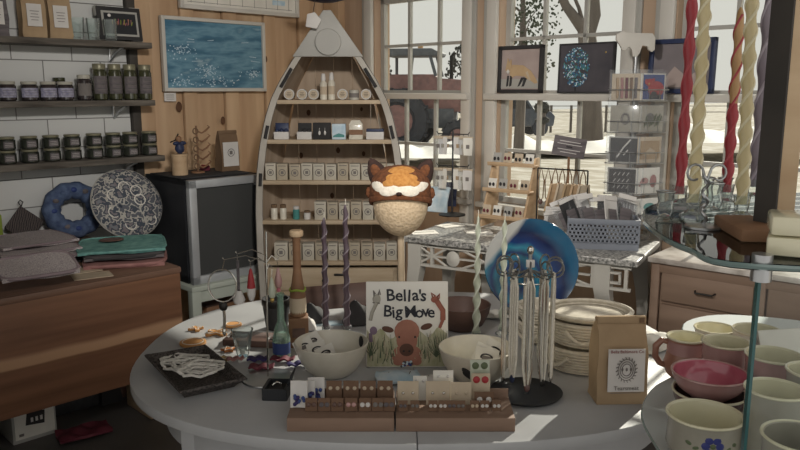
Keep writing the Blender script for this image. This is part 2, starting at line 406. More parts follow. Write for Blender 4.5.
# ---------------------------------------------------------------- outdoors
g = MB()
def gfn(u, v):
    x = -30+u*90; y = -v*0+(.3+v*110)
    h = -.12+.25*math.sin(x*.21)*math.sin(y*.13)*min(1, y/25) + max(0, (y-14)*.004)
    return (x, y, h)
g.grid(gfn, 50, 50, 'field'); struct(g, 'ground', loc=(CX, CY, 0), rz=RW)
def bank(u0, u1, v, D, h, label):
    A = ony(u0, v, D); B = ony(u1, v, D); m = MB(); L_ = (B-A).length
    def fn(u, t):
        wv = .6+.4*math.sin(u*9)+.15*math.sin(u*31)
        return ((u-.5)*L_, (t-.5)*4, h*wv*math.sin(math.pi*t)*math.sin(math.pi*min(1, max(0, u)))**.5-.1)
    m.grid(fn, 40, 10, 'snow'); c = (A+B)/2
    return m.build('snow_bank', None, label, 'snow', loc=(c.x, c.y, c.z))
bank(480, 640, 144, 22, .45, 'long low bank of white snow beyond the middle window')
bank(350, 480, 146, 17, .3, 'patch of white snow beyond the window beside the boat shelf')
bank(640, 800, 134, 20, .5, 'bank of bright snow behind the tall twisted candles outdoors')
# tractor
tp = ony(424, 90, 20); t = thing('tractor', 'old cab tractor parked in the field beyond the window by the boat shelf', 'tractor', (tp.x, tp.y, .05), R(-12))
m = MB(); m.prism([(-.85, .95), (1.3, .95), (1.3, 1.62), (1.1, 1.76), (.4, 1.8), (.35, 1.9), (-.85, 1.9)], -.35, .35, 'tractor_red', bev=.04); m.build('hood', t)
m = MB(); m.box((-.1, 0, .78), (1.9, .8, .5), 'tractor_grey', bev=.03); m.build('chassis', t)
m = MB(); m.prism([(-.95, 2.35), (.45, 2.35), (.5, 2.44), (.3, 2.54), (-.8, 2.54), (-1.0, 2.44)], -.62, .62, 'tractor_grey', bev=.03); m.build('cab_roof', t)
for (x0, x1, y) in ((-.85, -.85, -.55), (-.2, -.25, -.56), (.25, .4, -.55), (-.85, -.85, .55), (.25, .4, .55)):
    m = MB(); m.tube([(x0, y, 2.36), (x1, y, 1.85)], .045, 'tractor_grey', 6); m.build('cab_pillar', t)
m = MB(); m.tube([(.75, -.2, 1.7), (.75, -.2, 2.35), (.85, -.2, 2.45)], .05, 'dark_metal', 8); m.build('exhaust', t)
m = MB(); m.lathe([(.07, 2.54), (.07, 2.62), (0, 2.64)], 'orange_wax', (-.1, 0, 0), 10); m.build('beacon', t)
for (x, y, r, wd) in ((-.55, -.72, .82, .36), (-.55, .72, .82, .36), (1.0, -.62, .42, .24), (1.0, .62, .42, .24)):
    m = MB(); m.lathe([(0, -.3*wd), (r*.55, -.3*wd), (r*.6, -.5*wd), (r*.95, -.45*wd), (r, 0), (r*.95, .45*wd), (r*.6, .5*wd), (r*.55, .3*wd), (0, .3*wd)], 'tyre', (x, y, r-.1), 26, (R(90), 0, 0))
    for k in range(14):
        a = k*2*math.pi/14; m.box((x+math.cos(a)*r, y, r-.1+math.sin(a)*r), (.06, wd*.9, .08), 'tyre', (0, -a, 0))
    wh = m.build('wheel', t)
    m = MB(); m.lathe([(0, -.34*wd), (r*.5, -.34*wd), (r*.5, .34*wd), (0, .34*wd)], 'tractor_red', (x, y, r-.1), 18, (R(90), 0, 0)); m.build('hub', wh)
# car
cp = ony(512, 134, 24); t = thing('car', 'dark car parked behind the snow bank beyond the middle window', 'car', (cp.x, cp.y, cp.z-.05), R(10))
m = MB(); m.prism([(-1.1, .3), (1.2, .3), (1.25, .62), (1.1, .78), (.55, .84), (.3, 1.2), (-.7, 1.24), (-1.05, .8), (-1.15, .6)], -.5, .5, 'car_paint', bev=.06); m.build('body', t)
for y in (-.515, .505):
    m = MB(); m.prism([(.42, .86), (.24, 1.14), (-.2, 1.16), (-.2, .86)], y, y+.01, 'black'); m.prism([(-.26, .86), (-.26, 1.16), (-.66, 1.16), (-.9, .86)], y, y+.01, 'black'); m.build('side_window', t)
for x in (-.65, .75):
    for y in (-.45, .45):
        m = MB(); m.lathe([(0, -.08), (.2, -.08), (.26, -.05), (.26, .05), (.2, .08), (0, .08)], 'tyre', (x, y, .26), 20, (R(90), 0, 0)); m.build('wheel', t)
def clumps(m, c, r, n, mt, sz, shell=.3):
    for _ in range(n):
        while True:
            p = Vector((random.uniform(-1, 1), random.uniform(-1, 1), random.uniform(-1, 1)))
            if shell < p.length <= 1: break
        a = random.uniform(0, 6.28); e = random.uniform(.6, 1.5)*sz
        b = bmesh.new(); bmesh.ops.create_icosphere(b, subdivisions=1, radius=e)
        bmesh.ops.scale(b, vec=(1, .8, .45), verts=b.verts); bmesh.ops.rotate(b, cent=(0, 0, 0), matrix=Euler((a, a*1.7, a*.6)).to_matrix(), verts=b.verts)
        bmesh.ops.translate(b, vec=Vector(c)+Vector((p.x*r[0], p.y*r[1], p.z*r[2])), verts=b.verts)
        m._add(b, mt, False)
def tree(u, vb, D, h, cr, label, mt='fol', n=260, sz=.09):
    p = ony(u, vb, D); t = thing('tree', label, 'tree', (p.x, p.y, p.z))
    m = MB(); m.tube([(0, 0, -.3), (.03, 0, h*.4), (-.02, 0, h*.95)], [h*.03, h*.022, .01], 'bark', 8)
    for k in range(8):
        a = k*2.4; z = h*(.3+.08*k); m.tube([(0, 0, z), (math.cos(a)*cr*.7, math.sin(a)*cr*.7, z+h*.1)], [.02, .006], 'bark', 5)
    m.build('trunk', t)
    m = MB(); clumps(m, (0, 0, h*.62), (cr, cr, h*.45), n, mt, sz); m.build('crown', t)
tree(519, 134, 12, 3.0, .62, 'leafy grey green tree beyond the middle window above the fox picture', n=1100, sz=.026)
tree(376, 128, 30, 2.8, .7, 'small dark bush tree left of the tractor outdoors', 'fol_dark', 260, .06)
tree(464, 128, 30, 3.2, .8, 'small dark tree right of the tractor outdoors', 'fol_dark', 260, .07)
p = ony(592, 140, 10); t = thing('tree', 'bare tree with a forked grey trunk behind the blue tree picture', 'tree', (p.x, p.y, p.z))
m = MB()
def ax(u, v): w_ = ony(u, v, 10); return (w_.x-p.x, 0, w_.z-p.z)
m.tube([ax(592, 140), ax(590, 90), ax(588, 45), ax(586, 28)], [.15, .14, .12, .11], 'bark', 12)
m.tube([ax(587, 34), ax(575, 18), ax(566, 6), ax(558, -12), ax(545, -45)], [.085, .07, .06, .055, .04], 'bark', 10)
m.tube([ax(587, 36), ax(594, 15), ax(593, -5), ax(600, -40)], [.1, .09, .08, .06], 'bark', 10)
m.tube([ax(585, 30), ax(579, 8), ax(572, -8)], [.03, .025, .02], 'bark', 8); m.build('trunk', t)
p = ony(383, 20, 14); m = MB()
for k in range(7):
    a = random.uniform(-.5, .5); m.tube([(-2.2, 0, 1.2), (-1+a, .2*k-.5, 1.3+a*.6), (.2+a, .1*k-.3, .6+.9*a)], [.03, .02, .005], 'bark', 5)
m.tube([(-2.2, 0, -4), (-2.2, 0, 1.4)], .08, 'bark', 8)
m.build('tree', None, 'thin bare branches in the sky at the top left of the window by the boat', 'tree', loc=p)
p = ony(541, 128, 20); m = MB(); m.tube([(0, 0, -.2), (.02, 0, .4)], .1, 'bark', 8); m.ell((0, 0, .52), (.2, .16, .16), 'fol_dark', jit=.04); m.ell((.04, 0, .2), (.18, .15, .1), 'fol_dark', jit=.03)
m.build('shrub', None, 'small dark shrub stump standing by the snow bank outdoors', 'shrub', loc=p)
t = thing('fence', 'thin wire fence of dark posts across the field outdoors', 'fence', (0, 0, 0))
for u in (505, 527, 551, 571, 588, 606, 622, 660, 700, 735):
    A = ony(u, 118, 30); m = MB(); m.tube([(A.x, A.y, -.2), (A.x, A.y, A.z+.5)], .05, 'bark', 6); m.build('post', t)
m = MB(); A = ony(495, 112, 30); B = ony(760, 112, 30); m.tube([A, B], .015, 'bark', 5); A = ony(495, 106, 30); B = ony(760, 106, 30); m.tube([A, B], .015, 'bark', 5); m.build('wire', t)
# ---------------------------------------------------------------- left wall: shelves and jars
def shelf(z, s0, label):
    t = thing('wall_shelf', label, 'shelf', WL(s0, 0, z), RL)
    L_ = 2.0
    m = MB(); m.box((-L_/2, -.1, -.016), (L_, .2, .032), 'shelf_wood', bev=.003); m.build('board', t)
    for s in (.16, 1.0, 1.8):
        m = MB(); m.tube([(-s, -.17, -.032), (-s, -.08, -.06), (-s, -.012, -.1), (-s, -.012, -.035)], .008, 'steel', 8); m.build('bracket', t)
    return t
shelf(1.81, 1.44, 'top rough grey wooden wall shelf holding kraft bags and glasses')
shelf(1.495, 1.44, 'middle rough wooden wall shelf holding pale labelled and tall jars')
shelf(1.18, 1.40, 'lowest rough wooden wall shelf holding two tiers of dark jars')
mat('pickle_dark', (56, 60, 50), (34, 38, 34), .25, sc=(40, 40, 40), coat=.5)
def jar(label, r, h, body, lid, lab, group, l0=195, l1=345):
    t = thing('jar', label, 'jar', (0, 0, 0), RL, group)
    m = MB(); m.lathe([(0, .002), (r*.85, 0), (r, .006), (r, h*.76), (r*.86, h*.84), (r*.84, h*.86), (0, h*.86)], body, n=20); m.build('body', t)
    m = MB(); m.lathe([(0, h*.84), (r*.9, h*.84), (r*.92, h*.86), (r*.92, h*.985), (r*.86, h), (0, h)], lid, n=20); m.build('lid', t)
    m = MB(); m.lathe([(r*1.012, h*.18), (r*1.012, h*.66)], lab, a0=l0, a1=l1, n=14)
    for k in range(3): m.lathe([(r*1.02, h*(.28+k*.12)), (r*1.02, h*(.30+k*.12))], 'label' if l0 > 200 else 'ink_soft', a0=max(225, l0+8), a1=min(315, l1-8), n=8)
    m.build('label', t); return t
P_ = jar('leftmost pale labelled jar with a white lid on the middle wall shelf', .042, .098, 'jam', 'lid_white', 'lav', 'pale labelled jars on the middle shelf')
for i, u in enumerate((8, 30, 49, 66)):
    s = sL(u, 100, .12)[0]
    if i == 0: P_.location = WL(s, .12, 1.4958)
    else: dup(P_, WL(s, .12, 1.4958), RL, ORD[i]+' pale labelled jar from the left on the middle wall shelf')
o = jar('slim dark jar between the pale jars and the tall jars on the middle shelf', .037, .135, 'jam', 'lid_white', 'ink_soft', 'pale labelled jars on the middle shelf'); o.location = WL(sL(85, 100, .12)[0], .12, 1.4958)
o = jar('dark jar with a greenish lid standing behind the pale jars', .034, .12, 'jam', 'pickle', 'ink_soft', 'pale labelled jars on the middle shelf'); o.location = WL(sL(65, 98, .05)[0]+.02, .038, 1.4958)
P_ = jar('leftmost tall pickle jar with a gold lid on the middle wall shelf', .037, .195, 'pickle', 'lid_gold', 'grey_fab', 'tall jars on the middle shelf')
for i, u in enumerate((101, 116, 131, 146)):
    p = WL(sL(u, 100, .12)[0], .12, 1.4958)
    if i == 0: P_.location = p
    else: dup(P_, p, RL, ('rightmost' if i == 3 else ORD[i])+' tall pickle jar '+('' if i == 3 else 'from the left ')+'on the middle wall shelf')
P_ = jar('leftmost small dark jar in the lower tier on the lowest wall shelf', .044, .068, 'pickle_dark', 'lid_gold', 'grey_fab', 'two tiers of small dark jars', 238, 302)
first = True
for tier in (0, 1):
    for i, u in enumerate((7, 30, 52, 73, 95, 114, 131, 150)):
        p = WL(sL(u, 155, .12)[0], .12, 1.1808+tier*.069)
        lb = ('leftmost' if i == 0 else 'rightmost' if i == 7 else ORD[i])+' small dark jar '+('' if i in (0, 7) else 'from the left ')+('in the upper tier' if tier else 'in the lower tier')+' on the lowest wall shelf'
        if first: P_.location = p; P_['label'] = lb; first = False
        else: dup(P_, p, RL, lb)
def kraftbag(name, label, cat, w_, d_, h_, body, lab, loc, rz, fold=True, seed=0):
    t = thing(name, label, cat, loc, rz); rr = random.Random(seed)
    m = MB(); prof = [(1, 1, 0), (1.02, 1.02, .08), (1, 1, .35), (1, .86, .6), (.99, .5, .84), (.98, .12, .985), (.98, .08, 1)]
    pts = [(-.5, -.5), (-.17, -.5), (.17, -.5), (.5, -.5), (.5, 0), (.5, .5), (.17, .5), (-.17, .5), (-.5, .5), (-.5, 0)]
    K = 10; b = bmesh.new(); rings = []
    for (sx, sy, z) in prof:
        ring = []
        for j, (x, y) in enumerate(pts):
            gus = .86 if j in (4, 9) and .3 < z < .98 else 1
            ring.append(b.verts.new((x*w_*sx*gus+rr.uniform(-.004, .004)*(0 < z < 1), y*d_*sy+rr.uniform(-.003, .003)*(0 < z < 1), z*h_)))
        rings.append(ring)
    for A, B in zip(rings, rings[1:]):
        for j in range(K): b.faces.new((A[j], A[(j+1) % K], B[(j+1) % K], B[j]))
    b.faces.new(rings[0][::-1]); b.faces.new(rings[-1])
    bmesh.ops.recalc_face_normals(b, faces=b.faces); m._add(b, body, False)
    if fold: m.box((0, -d_*.10, h_*.965), (w_*.99, .012, h_*.085), body, (R(-6), 0, 0), bev=.002)
    m.build('bag', t)
    if lab: lab(t, w_, d_, h_)
    return t
def plainlabel(t, w_, d_, h_):
    m = MB(); m.box((0, -d_*.5-.006, h_*.46), (w_*.62, .003, h_*.46), 'label', (R(-3), 0, 0))
    for k in range(4): m.box((0, -d_*.5-.0085, h_*(.36+k*.06)), (w_*(.3+.08*(k % 2)), .001, .003), 'ink_soft', (R(-3), 0, 0))
    m.build('label', t)
for u, lb, md, sd in ((-4, 'grey bag with a pale printed label at the left end of the top wall shelf', 'grey_fab', 1), (34, 'tall kraft paper bag with white label, middle one on the top wall shelf', 'kraft', 2), (60, 'kraft paper bag with white label beside the glasses on the top wall shelf', 'kraft', 3)):
    kraftbag('paper_bag', lb, 'bag', .115, .07, .24, md, plainlabel, WL(sL(u, 38, .13)[0], .12, 1.8108), RL, seed=sd)
P_ = MB(); P_.lathe([(0, .004), (.026, 0), (.03, .01), (.036, .115), (.034, .115), (.028, .014), (0, .012)], 'clear', n=20)
P_ = P_.build('drinking_glass', None, 'leftmost clear drinking glass on the top wall shelf', 'glass', 'glasses on the top shelf')
for i, (u, n_) in enumerate(((78, .13), (94, .145), (111, .145))):
    p = WL(sL(u, 38, n_)[0], n_, 1.8108)
    if i == 0: P_.location = p
    else: dup(P_, p, RL, ('middle clear drinking glass of three on the top wall shelf', 'rightmost clear drinking glass before the black framed print on the top shelf')[i-1])
t = thing('framed_print', 'small black framed print with cardboard corner guards on the top wall shelf', 'picture', WL(1.57, .085, 1.812), RL)
m = MB(); m.box((0, 0, .098), (.25, .022, .18), 'black_matte', (R(-8), 0, 0), bev=.004); m.build('frame', t)
m = MB(); m.box((0, -.014, .098), (.205, .003, .135), 'grey_trim', (R(-8), 0, 0)); m.box((0, -.0165, .098), (.18, .003, .112), 'black', (R(-8), 0, 0))
m.lathe([(0, 0), (.009, 0), (.009, .002)], 'label', (-.066, -.0245, .139), 14, (R(82), 0, 0))
for k in range(16):
    x = -.04+k*.007; h = .02+.022*random.random(); m.tube([(x, -.0115, .066), (x+random.uniform(-.012, .012), -.0185-.004, .066+h+.018)], .0022, ('gold', 'pink', 'lime', 'rose_fab')[k % 4], 5)
m.build('print', t)
for sx, sz, nm in ((-1, 1, 0), (1, 1, 0), (-1, -1, 0), (1, -1, 0)):
    cxx, czz = sx*.127, .098+sz*.092; m = MB()
    m.prism([(cxx, czz), (cxx-sx*.06, czz), (cxx, czz-sz*.055)], -.018, .012, 'grey_trim'); 
    o = m.build('corner_guard', t); o.rotation_euler = (R(-8), 0, 0)
# ocean picture
t = thing('framed_painting', 'large ocean painting in blue with white surf and white frame on the board wall', 'picture', WL(.945, .048, 1.76), RL)
multi('ocean', [(.24, (38, 80, 108)), (.42, (62, 114, 144)), (.54, (104, 152, 176)), (.62, (72, 124, 152)), (.76, (176, 204, 214))], (3.5, 3.5, 15), det=9, rough=.5)
m = MB(); W_, H_ = .70, .415
for (x, z, a, b) in ((0, H_/2, W_, .022), (0, -H_/2, W_, .022), (-W_/2, 0, .022, H_+.022), (W_/2, 0, .022, H_+.022)): m.box((x, 0, z), (a, .035, b), 'white_trim', bev=.003)
m.build('frame', t)
m = MB(); m.box((0, .004, 0), (W_-.01, .012, H_-.01), 'ocean')
def rib(m, pts, r, mt): m.tube(pts, r, mt, 5)
random.seed(3)
for (x, z, sp, n_) in ((-.24, .02, .1, 60), (-.06, -.09, .09, 70), (-.25, -.16, .1, 70), (.0, -.17, .12, 60), (.27, -.11, .07, 60)):
    for _ in range(n_):
        dx, dz = random.gauss(0, sp*.5), random.gauss(0, sp*.22); X, Z = x+dx, z+dz
        if abs(X) < W_/2-.03 and abs(Z) < H_/2-.02: m.box((X, -.002, Z), (random.uniform(.003, .010), .002, random.uniform(.002, .008)), 'sky_paper', (0, random.uniform(-.9, .9), 0))
for _ in range(8):
    X, Z = random.uniform(-.3, .3), random.uniform(-.05, .1); m.box((X, -.002, Z), (random.uniform(.03, .08), .002, .003), 'sky_paper', (0, random.uniform(-.1, .1), 0))
m.build('canvas', t)
m = MB(); s, z = sL(170, 95, .03); m.box((0, 0, 0), (.075, .004, .05), 'label')
for k in range(3): m.box((0, -.003, .012-k*.012), (.05, .001, .003), 'ink_soft')
m.build('price_card', None, 'small white price card pinned below the ocean painting', 'card', loc=WL(s, .03, z-.012), rz=RL)
t = thing('framed_chart', 'white framed drawing with fine grid lines hung above the ocean painting', 'picture', WL(.74, .048, 2.22), RL)
m = MB(); W_, H_ = .85, .36
for (x, z, a, b) in ((0, H_/2, W_, .025), (0, -H_/2, W_, .025), (-W_/2, 0, .025, H_+.025), (W_/2, 0, .025, H_+.025)): m.box((x, 0, z), (a, .035, b), 'white_trim', bev=.003)
m.build('frame', t)
m = MB(); m.box((0, .004, 0), (W_-.01, .012, H_-.01), 'paper')
for k in range(9): m.box((-.36+k*.09, -.003, 0), (.0025, .001, H_-.05), 'ink_soft')
for k in range(4): m.box((0, -.003, -.15+k*.09), (W_-.08, .001, .0025), 'ink_soft')
m.box((.28, -.003, -.11), (.1, .001, .03), 'sky_paper'); m.build('drawing', t)
s, z = sL(325, 2, .3); p = ony(325, 0, 4.35)
m = MB(); m.lathe([(0, -.03), (.06, -.03), (.13, -.012), (.165, .012), (.16, .016), (.12, -.004), (0, -.016)], 'blue_dark', n=32)
m.tube([(0, 0, -.02), (0, 0, .5)], .004, 'black', 6)
m.build('hanging_dish', None, 'dark blue dish hanging above the tip of the boat shelf', 'ornament', loc=(p.x, p.y, p.z+.02))
# ---------------------------------------------------------------- drop leaf table on the left
mat('leaf_wood', (140, 94, 66), (108, 70, 48), .5, sc=(1.2, 8, 22), det=7)
nt = MATS['leaf_wood'].node_tree; N = nt.nodes; L = nt.links   # a pale sapwood band along the grain
tcn = [n for n in N if n.type == 'TEX_COORD'][0]; sp_ = N.new('ShaderNodeSeparateXYZ'); L.new(tcn.outputs['Object'], sp_.inputs[0])
nz = N.new('ShaderNodeTexNoise'); nz.inputs['Scale'].default_value = 2.5; L.new(tcn.outputs['Object'], nz.inputs['Vector'])
a1 = N.new('ShaderNodeMath'); a1.operation = 'MULTIPLY_ADD'; L.new(nz.outputs['Fac'], a1.inputs[0]); a1.inputs[1].default_value = .05; L.new(sp_.outputs['Z'], a1.inputs[2])
rp2 = N.new('ShaderNodeValToRGB'); L.new(a1.outputs[0], rp2.inputs['Fac']); cr = rp2.color_ramp; cr.elements[0].position = .475; cr.elements[0].color = (0, 0, 0, 1); cr.elements[1].position = .482; cr.elements[1].color = (1, 1, 1, 1)
e_ = cr.elements.new(.515); e_.color = (1, 1, 1, 1); e_ = cr.elements.new(.535); e_.color = (0, 0, 0, 1)
mxn = N.new('ShaderNodeMix'); mxn.data_type = 'RGBA'; L.new(rp2.outputs['Color'], mxn.inputs['Factor']); L.new([n for n in N if n.type == 'VALTORGB'][0].outputs['Color'], mxn.inputs[6]); mxn.inputs[7].default_value = lin((184, 140, 104)); L.new(mxn.outputs[2], N['Principled BSDF'].inputs['Base Color'])
t = thing('drop_leaf_table', 'brown wooden table with a wide hanging leaf under the wall shelves', 'table', WL(1.83, 1.1, 0), RL)
# local: x negative to the left, +y towards the wall
m = MB(); m.box((-.69, .55, .735), (1.38, 1.08, .03), 'wood_chest', bev=.006); m.build('tabletop', t)
m = MB(); m.box((-.69, -.004, .487), (1.37, .022, .47), 'leaf_wood', bev=.005); m.box((-.69, -.006, .735), (1.38, .03, .032), 'wood_chest', bev=.01); m.build('hanging_leaf', t)
m = MB(); m.box((-.69, .45, .66), (1.2, .03, .12), 'wood_red'); m.box((-.69, .98, .66), (1.2, .03, .12), 'wood_red'); m.build('apron', t)
for x in (-.12, -1.26):
    for y in (.45, 1.0):
        m = MB(); m.lathe([(.034, 0), (.04, .08), (.028, .14), (.038, .4), (.03, .5), (.04, .6), (.04, .72), (0, .72)], 'wood_red', (x, y, 0), 14); m.build('leg', t)
# goods on it: work in the table-plane frame
def TL(u, v, z=.75): return onz(u, v, z)
def fabric_pile(name, label, cat, loc, rz, w_, d_, layers, group=None):
    t = thing(name, label, cat, loc, rz, group) if len(layers) > 1 else None
    z = 0
    for i, (mt, th, dx, dy, rot, nm) in enumerate(layers):
        m = MB(); n = 26; pts = []
        for k in range(n):
            a = 2*math.pi*k/n; e = 4.0; c, s_ = math.cos(a), math.sin(a)
            pts.append((w_/2*math.copysign(abs(c)**(2/e), c), d_/2*math.copysign(abs(s_)**(2/e), s_)))
        m.T = Matrix.Translation((dx, dy, z)) @ Matrix.Rotation(rot, 4, 'Z') @ Euler((random.uniform(-.02, .02), random.uniform(-.02, .02), 0)).to_matrix().to_4x4()
        m.prism(pts, .001, th, mt, 'z', bev=th*.3)
        m.build(nm, t); z += th
    return t
def mat_piece(label, loc, rz, w_, d_, th, body, edge, cat, name, tilt=(0, 0), group=None):
    n = 36; pts = []
    for k in range(n):
        a = 2*math.pi*k/n; e = 5.0; c, s_ = math.cos(a), math.sin(a)
        pts.append((w_/2*math.copysign(abs(c)**(2/e), c), d_/2*math.copysign(abs(s_)**(2/e), s_)))
    t = thing(name, label, cat, loc, rz, group); t.rotation_euler = (tilt[0], tilt[1], rz)
    m = MB(); m.grid(lambda u, v: ((u-.5)*w_*.97, (v-.5)*d_*.97, th*.5+.004*math.sin(u*7+v*3)*(1-abs(2*u-1)**4)), 14, 14, body, thick=th*.8); m.build('cloth', t)
    m = MB(); m.tube([(x, y, th*.3) for x, y in pts], th*.42, edge, 6, True); m.build('binding', t)
    return t
gp = 'stack of quilted lavender mats'
for k, (u, v, r_, lb) in enumerate(((28, 262, .75, 'lowest quilted lavender mat at the left end of the wooden table'), (22, 262, .62, 'second quilted lavender mat from the bottom of the pile'), (30, 258, .9, 'third quilted lavender mat from the bottom of the pile'), (34, 254, .7, 'second quilted lavender mat from the top of the pile'), (30, 250, .8, 'topmost quilted lavender mat of the pile on the wooden table'))):
    p = TL(u, v+6); p.z = .7525+k*.0195
    mat_piece(lb, p, r_, .36, .36, .014, 'mat_fab', 'mat_edge', 'mat', 'quilted_mat', (0, 0), gp)
p = TL(38, 287); p.z = .835
t = mat_piece('quilted lavender mat folded over the front of the pile', p, R(38), .30, .2, .02, 'mat_fab', 'mat_edge', 'mat', 'quilted_mat', (R(14), 0), gp)
p = TL(80, 256); p.z = .753
mat_piece('folded dark grey woven scarf lying between the lavender mats and the teal bags', p, R(25), .22, .3, .014, 'grey_fab', 'charcoal', 'scarf', 'folded_scarf')
p = TL(70, 256); p.z = .769
mat_piece('second folded grey scarf lying on top of the dark grey scarf', p, R(30), .16, .2, .016, 'grey_fab', 'grey_fab', 'scarf', 'folded_scarf')
p = TL(126, 260); p.z = .757
mat_piece('rose cloth bag lying under the teal cloth bag at the table corner', p, R(18), .36, .36, .022, 'rose_fab', 'rose_fab', 'bag', 'cloth_bag')
p = TL(125, 258); p.z = .783
mat_piece('dark cloth bag between the rose and the teal cloth bags', p, R(20), .36, .35, .014, 'grey_fab', 'charcoal', 'bag', 'cloth_bag')
p = TL(123, 255); p.z = .801
t = mat_piece('teal mottled cloth bag with a brown round patch on top of the pile', p, R(20), .40, .38, .016, 'teal_fab', 'teal_fab', 'bag', 'cloth_bag')
m = MB(); m.lathe([(0, 0), (.06, 0), (.055, .004), (0, .005)], 'wood_red', (-.05, .07, .016), 20, sy=.8); m.build('round_patch', t)
for (u, v, w_, d_, rz, lb) in ((92, 276, .16, .11, .55, 'beige card lying at the front edge of the wooden table'), (82, 271, .15, .1, .7, 'grey beige card lying behind the front beige card on the wooden table')):
    p = TL(u, v); p.z = .7505; m = MB(); m.box((0, 0, .0015), (w_, d_, .003), 'card_tan'); m.build('paper_card', None, lb, 'card', loc=p, rz=rz)
# padded ring
p = WL(sL(74, 225, .10)[0], .115, .91)
m = MB(); pts = [(.118*math.cos(a), 0, .118*math.sin(a)*.9) for a in [2*math.pi*k/40 for k in range(40)]]
m.tube(pts, [.047+.004*math.sin(k*1.7) for k in range(40)], 'wreath_fab', 12, True)
for k in range(12):
    a = k*.52; m.ell((.118*math.cos(a), -.04, .105*math.sin(a)), (.018, .012, .014), ('blue', 'wreath_fab', 'grey_fab')[k % 3])
m.build('fabric_wreath', None, 'round dark blue fabric wreath leaning on the white block wall', 'wreath', loc=p, rot=(R(-12), 0, RL))
# large round patterned cushion bag
p = WL(sL(127, 200, .30)[0], .30, .941)
t = thing('round_fabric_bag', 'big round patterned grey blue fabric bag leaning on the wall beside the cooler', 'bag', p, RL); t.rotation_euler = (R(-24), 0, RL)
m = MB(); m.lathe([(0, -.055), (.09, -.052), (.165, -.036), (.192, -.008), (.194, .008), (.165, .036), (.09, .052), (0, .055)], 'bag_fab', (0, 0, 0), 36, (R(90), 0, 0)); m.build('bag', t)
m = MB(); m.tube([(.193*math.cos(a), 0, .193*math.sin(a)) for a in [2*math.pi*k/40 for k in range(40)]], .006, 'grey_trim', 6, True); m.build('piping', t)
for k in range(7):
    a = k*.9; r = .05+.016*k; m = MB(); m.tube([(r*math.cos(a)+.03*math.cos(b), -.056+r*r*.9, r*math.sin(a)+.03*math.sin(b)) for b in [2*math.pi*j/14 for j in range(14)]], .003, 'paper', 5, True); m.build('applique', t)
s, z = sL(24, 226, .06)
p = WL(s, .07, .853)
t = thing('pot_holder', 'dark striped diamond pot holder leaning on the wall at the left', 'pot holder', p, RL); t.rotation_euler = (R(-15), 0, RL)
m = MB(); m.box((0, 0, 0), (.145, .016, .145), 'holder_fab', (0, R(42), 0), bev=.006); m.build('pad', t)
m = MB(); m.tube([(0, 0, .098), (-.012, 0, .12), (.0, 0, .132), (.012, 0, .12), (0, 0, .098)], .003, 'charcoal', 6); m.build('loop', t)
p = WL(sL(-6, 226, .06)[0]+.03, .04, .755+.08)
m = MB(); m.box((0, 0, 0), (.15, .02, .165), 'lime', bev=.008); m.tube([(-.04, 0, .08), (-.04, 0, .1), (.04, 0, .1), (.04, 0, .08)], .004, 'lime', 6); m.build('cloth_pouch', None, 'lime green cloth pouch against the wall at the left edge', 'pouch', loc=p, rz=RL)
# boxes under the table
def carton(u, v, w_, d_, h_, mt, label, rz=RL, extra=None, name='cardboard_box'):
    p = onz(u, v, 0); t = thing(name, label, 'box', (p.x, p.y, 0), rz)
    m = MB(); m.box((0, 0, h_/2), (w_, d_, h_), mt, bev=.004); m.build('body', t)
    m = MB(); m.box((-w_*.25, 0, h_+.002), (w_*.49, d_*.98, .004), mt, (0, R(3), 0)); m.box((w_*.25, 0, h_+.002), (w_*.49, d_*.98, .004), mt, (0, R(-3), 0)); m.build('flap', t)
    if extra: extra(t)
    return t
def printed(t):
    m = MB(); m.box((0, -.104, .10), (.17, .003, .16), 'paper'); m.prism([(-.04, .08), (.04, .07), (.045, .13), (-.03, .145)], -.108, -.104, 'ink')
    for k in range(3): m.box((-.012+k*.02, -.109, .10), (.01, .002, .02), 'label')
    m.prism([(-.03, .146), (.0, .158), (.04, .15), (.045, .132)], -.108, -.104, 'black'); m.box((-.06, -.107, .04), (.02, .002, .012), 'ink_soft'); m.build('printed_panel', t)
carton(28, 432, .19, .2, .2, 'grey_trim', 'white carton with a dark printed basket standing on the floor under the table', extra=printed)
carton(66, 405, .26, .22, .18, 'charcoal', 'grey plastic bin on the floor beside the white carton')
carton(112, 398, .16, .14, .12, 'black_matte', 'low dark box pushed back under the wooden table')
def lips(t):
    m = MB(); m.box((0, -.075, .1), (.14, .004, .03), 'wood_mid'); m.build('rim', t)
p = onz(140, 418, 0)
t = thing('wooden_crate', 'pale wooden crate standing on the floor at the table corner', 'crate', (p.x+.03, p.y+.12, 0), RL)
m = MB(); m.box((0, -.12, .085), (.16, .012, .165), 'wood_light', bev=.003); m.build('front_panel', t)
m = MB(); m.box((0, .12, .085), (.16, .012, .165), 'wood_light', bev=.003); m.build('back_panel', t)
for x in (-.075, .075): m = MB(); m.box((x, 0, .085), (.012, .23, .165), 'wood_light', bev=.003); m.build('side_panel', t)
m = MB(); m.box((0, 0, .008), (.15, .23, .014), 'wood_light'); m.build('bottom', t)
p = onz(84, 437, 0)
m = MB(); m.grid(lambda u, v: ((u-.5)*.22, (v-.5)*.13, .022+.014*math.sin(u*9+v*2)*math.sin(v*7)), 18, 10, 'burgundy', thick=.012)
m.build('cloth', None, 'crumpled dark red cloth lying on the floor before the grey bin', 'cloth', loc=(p.x, p.y, 0), rz=R(35))
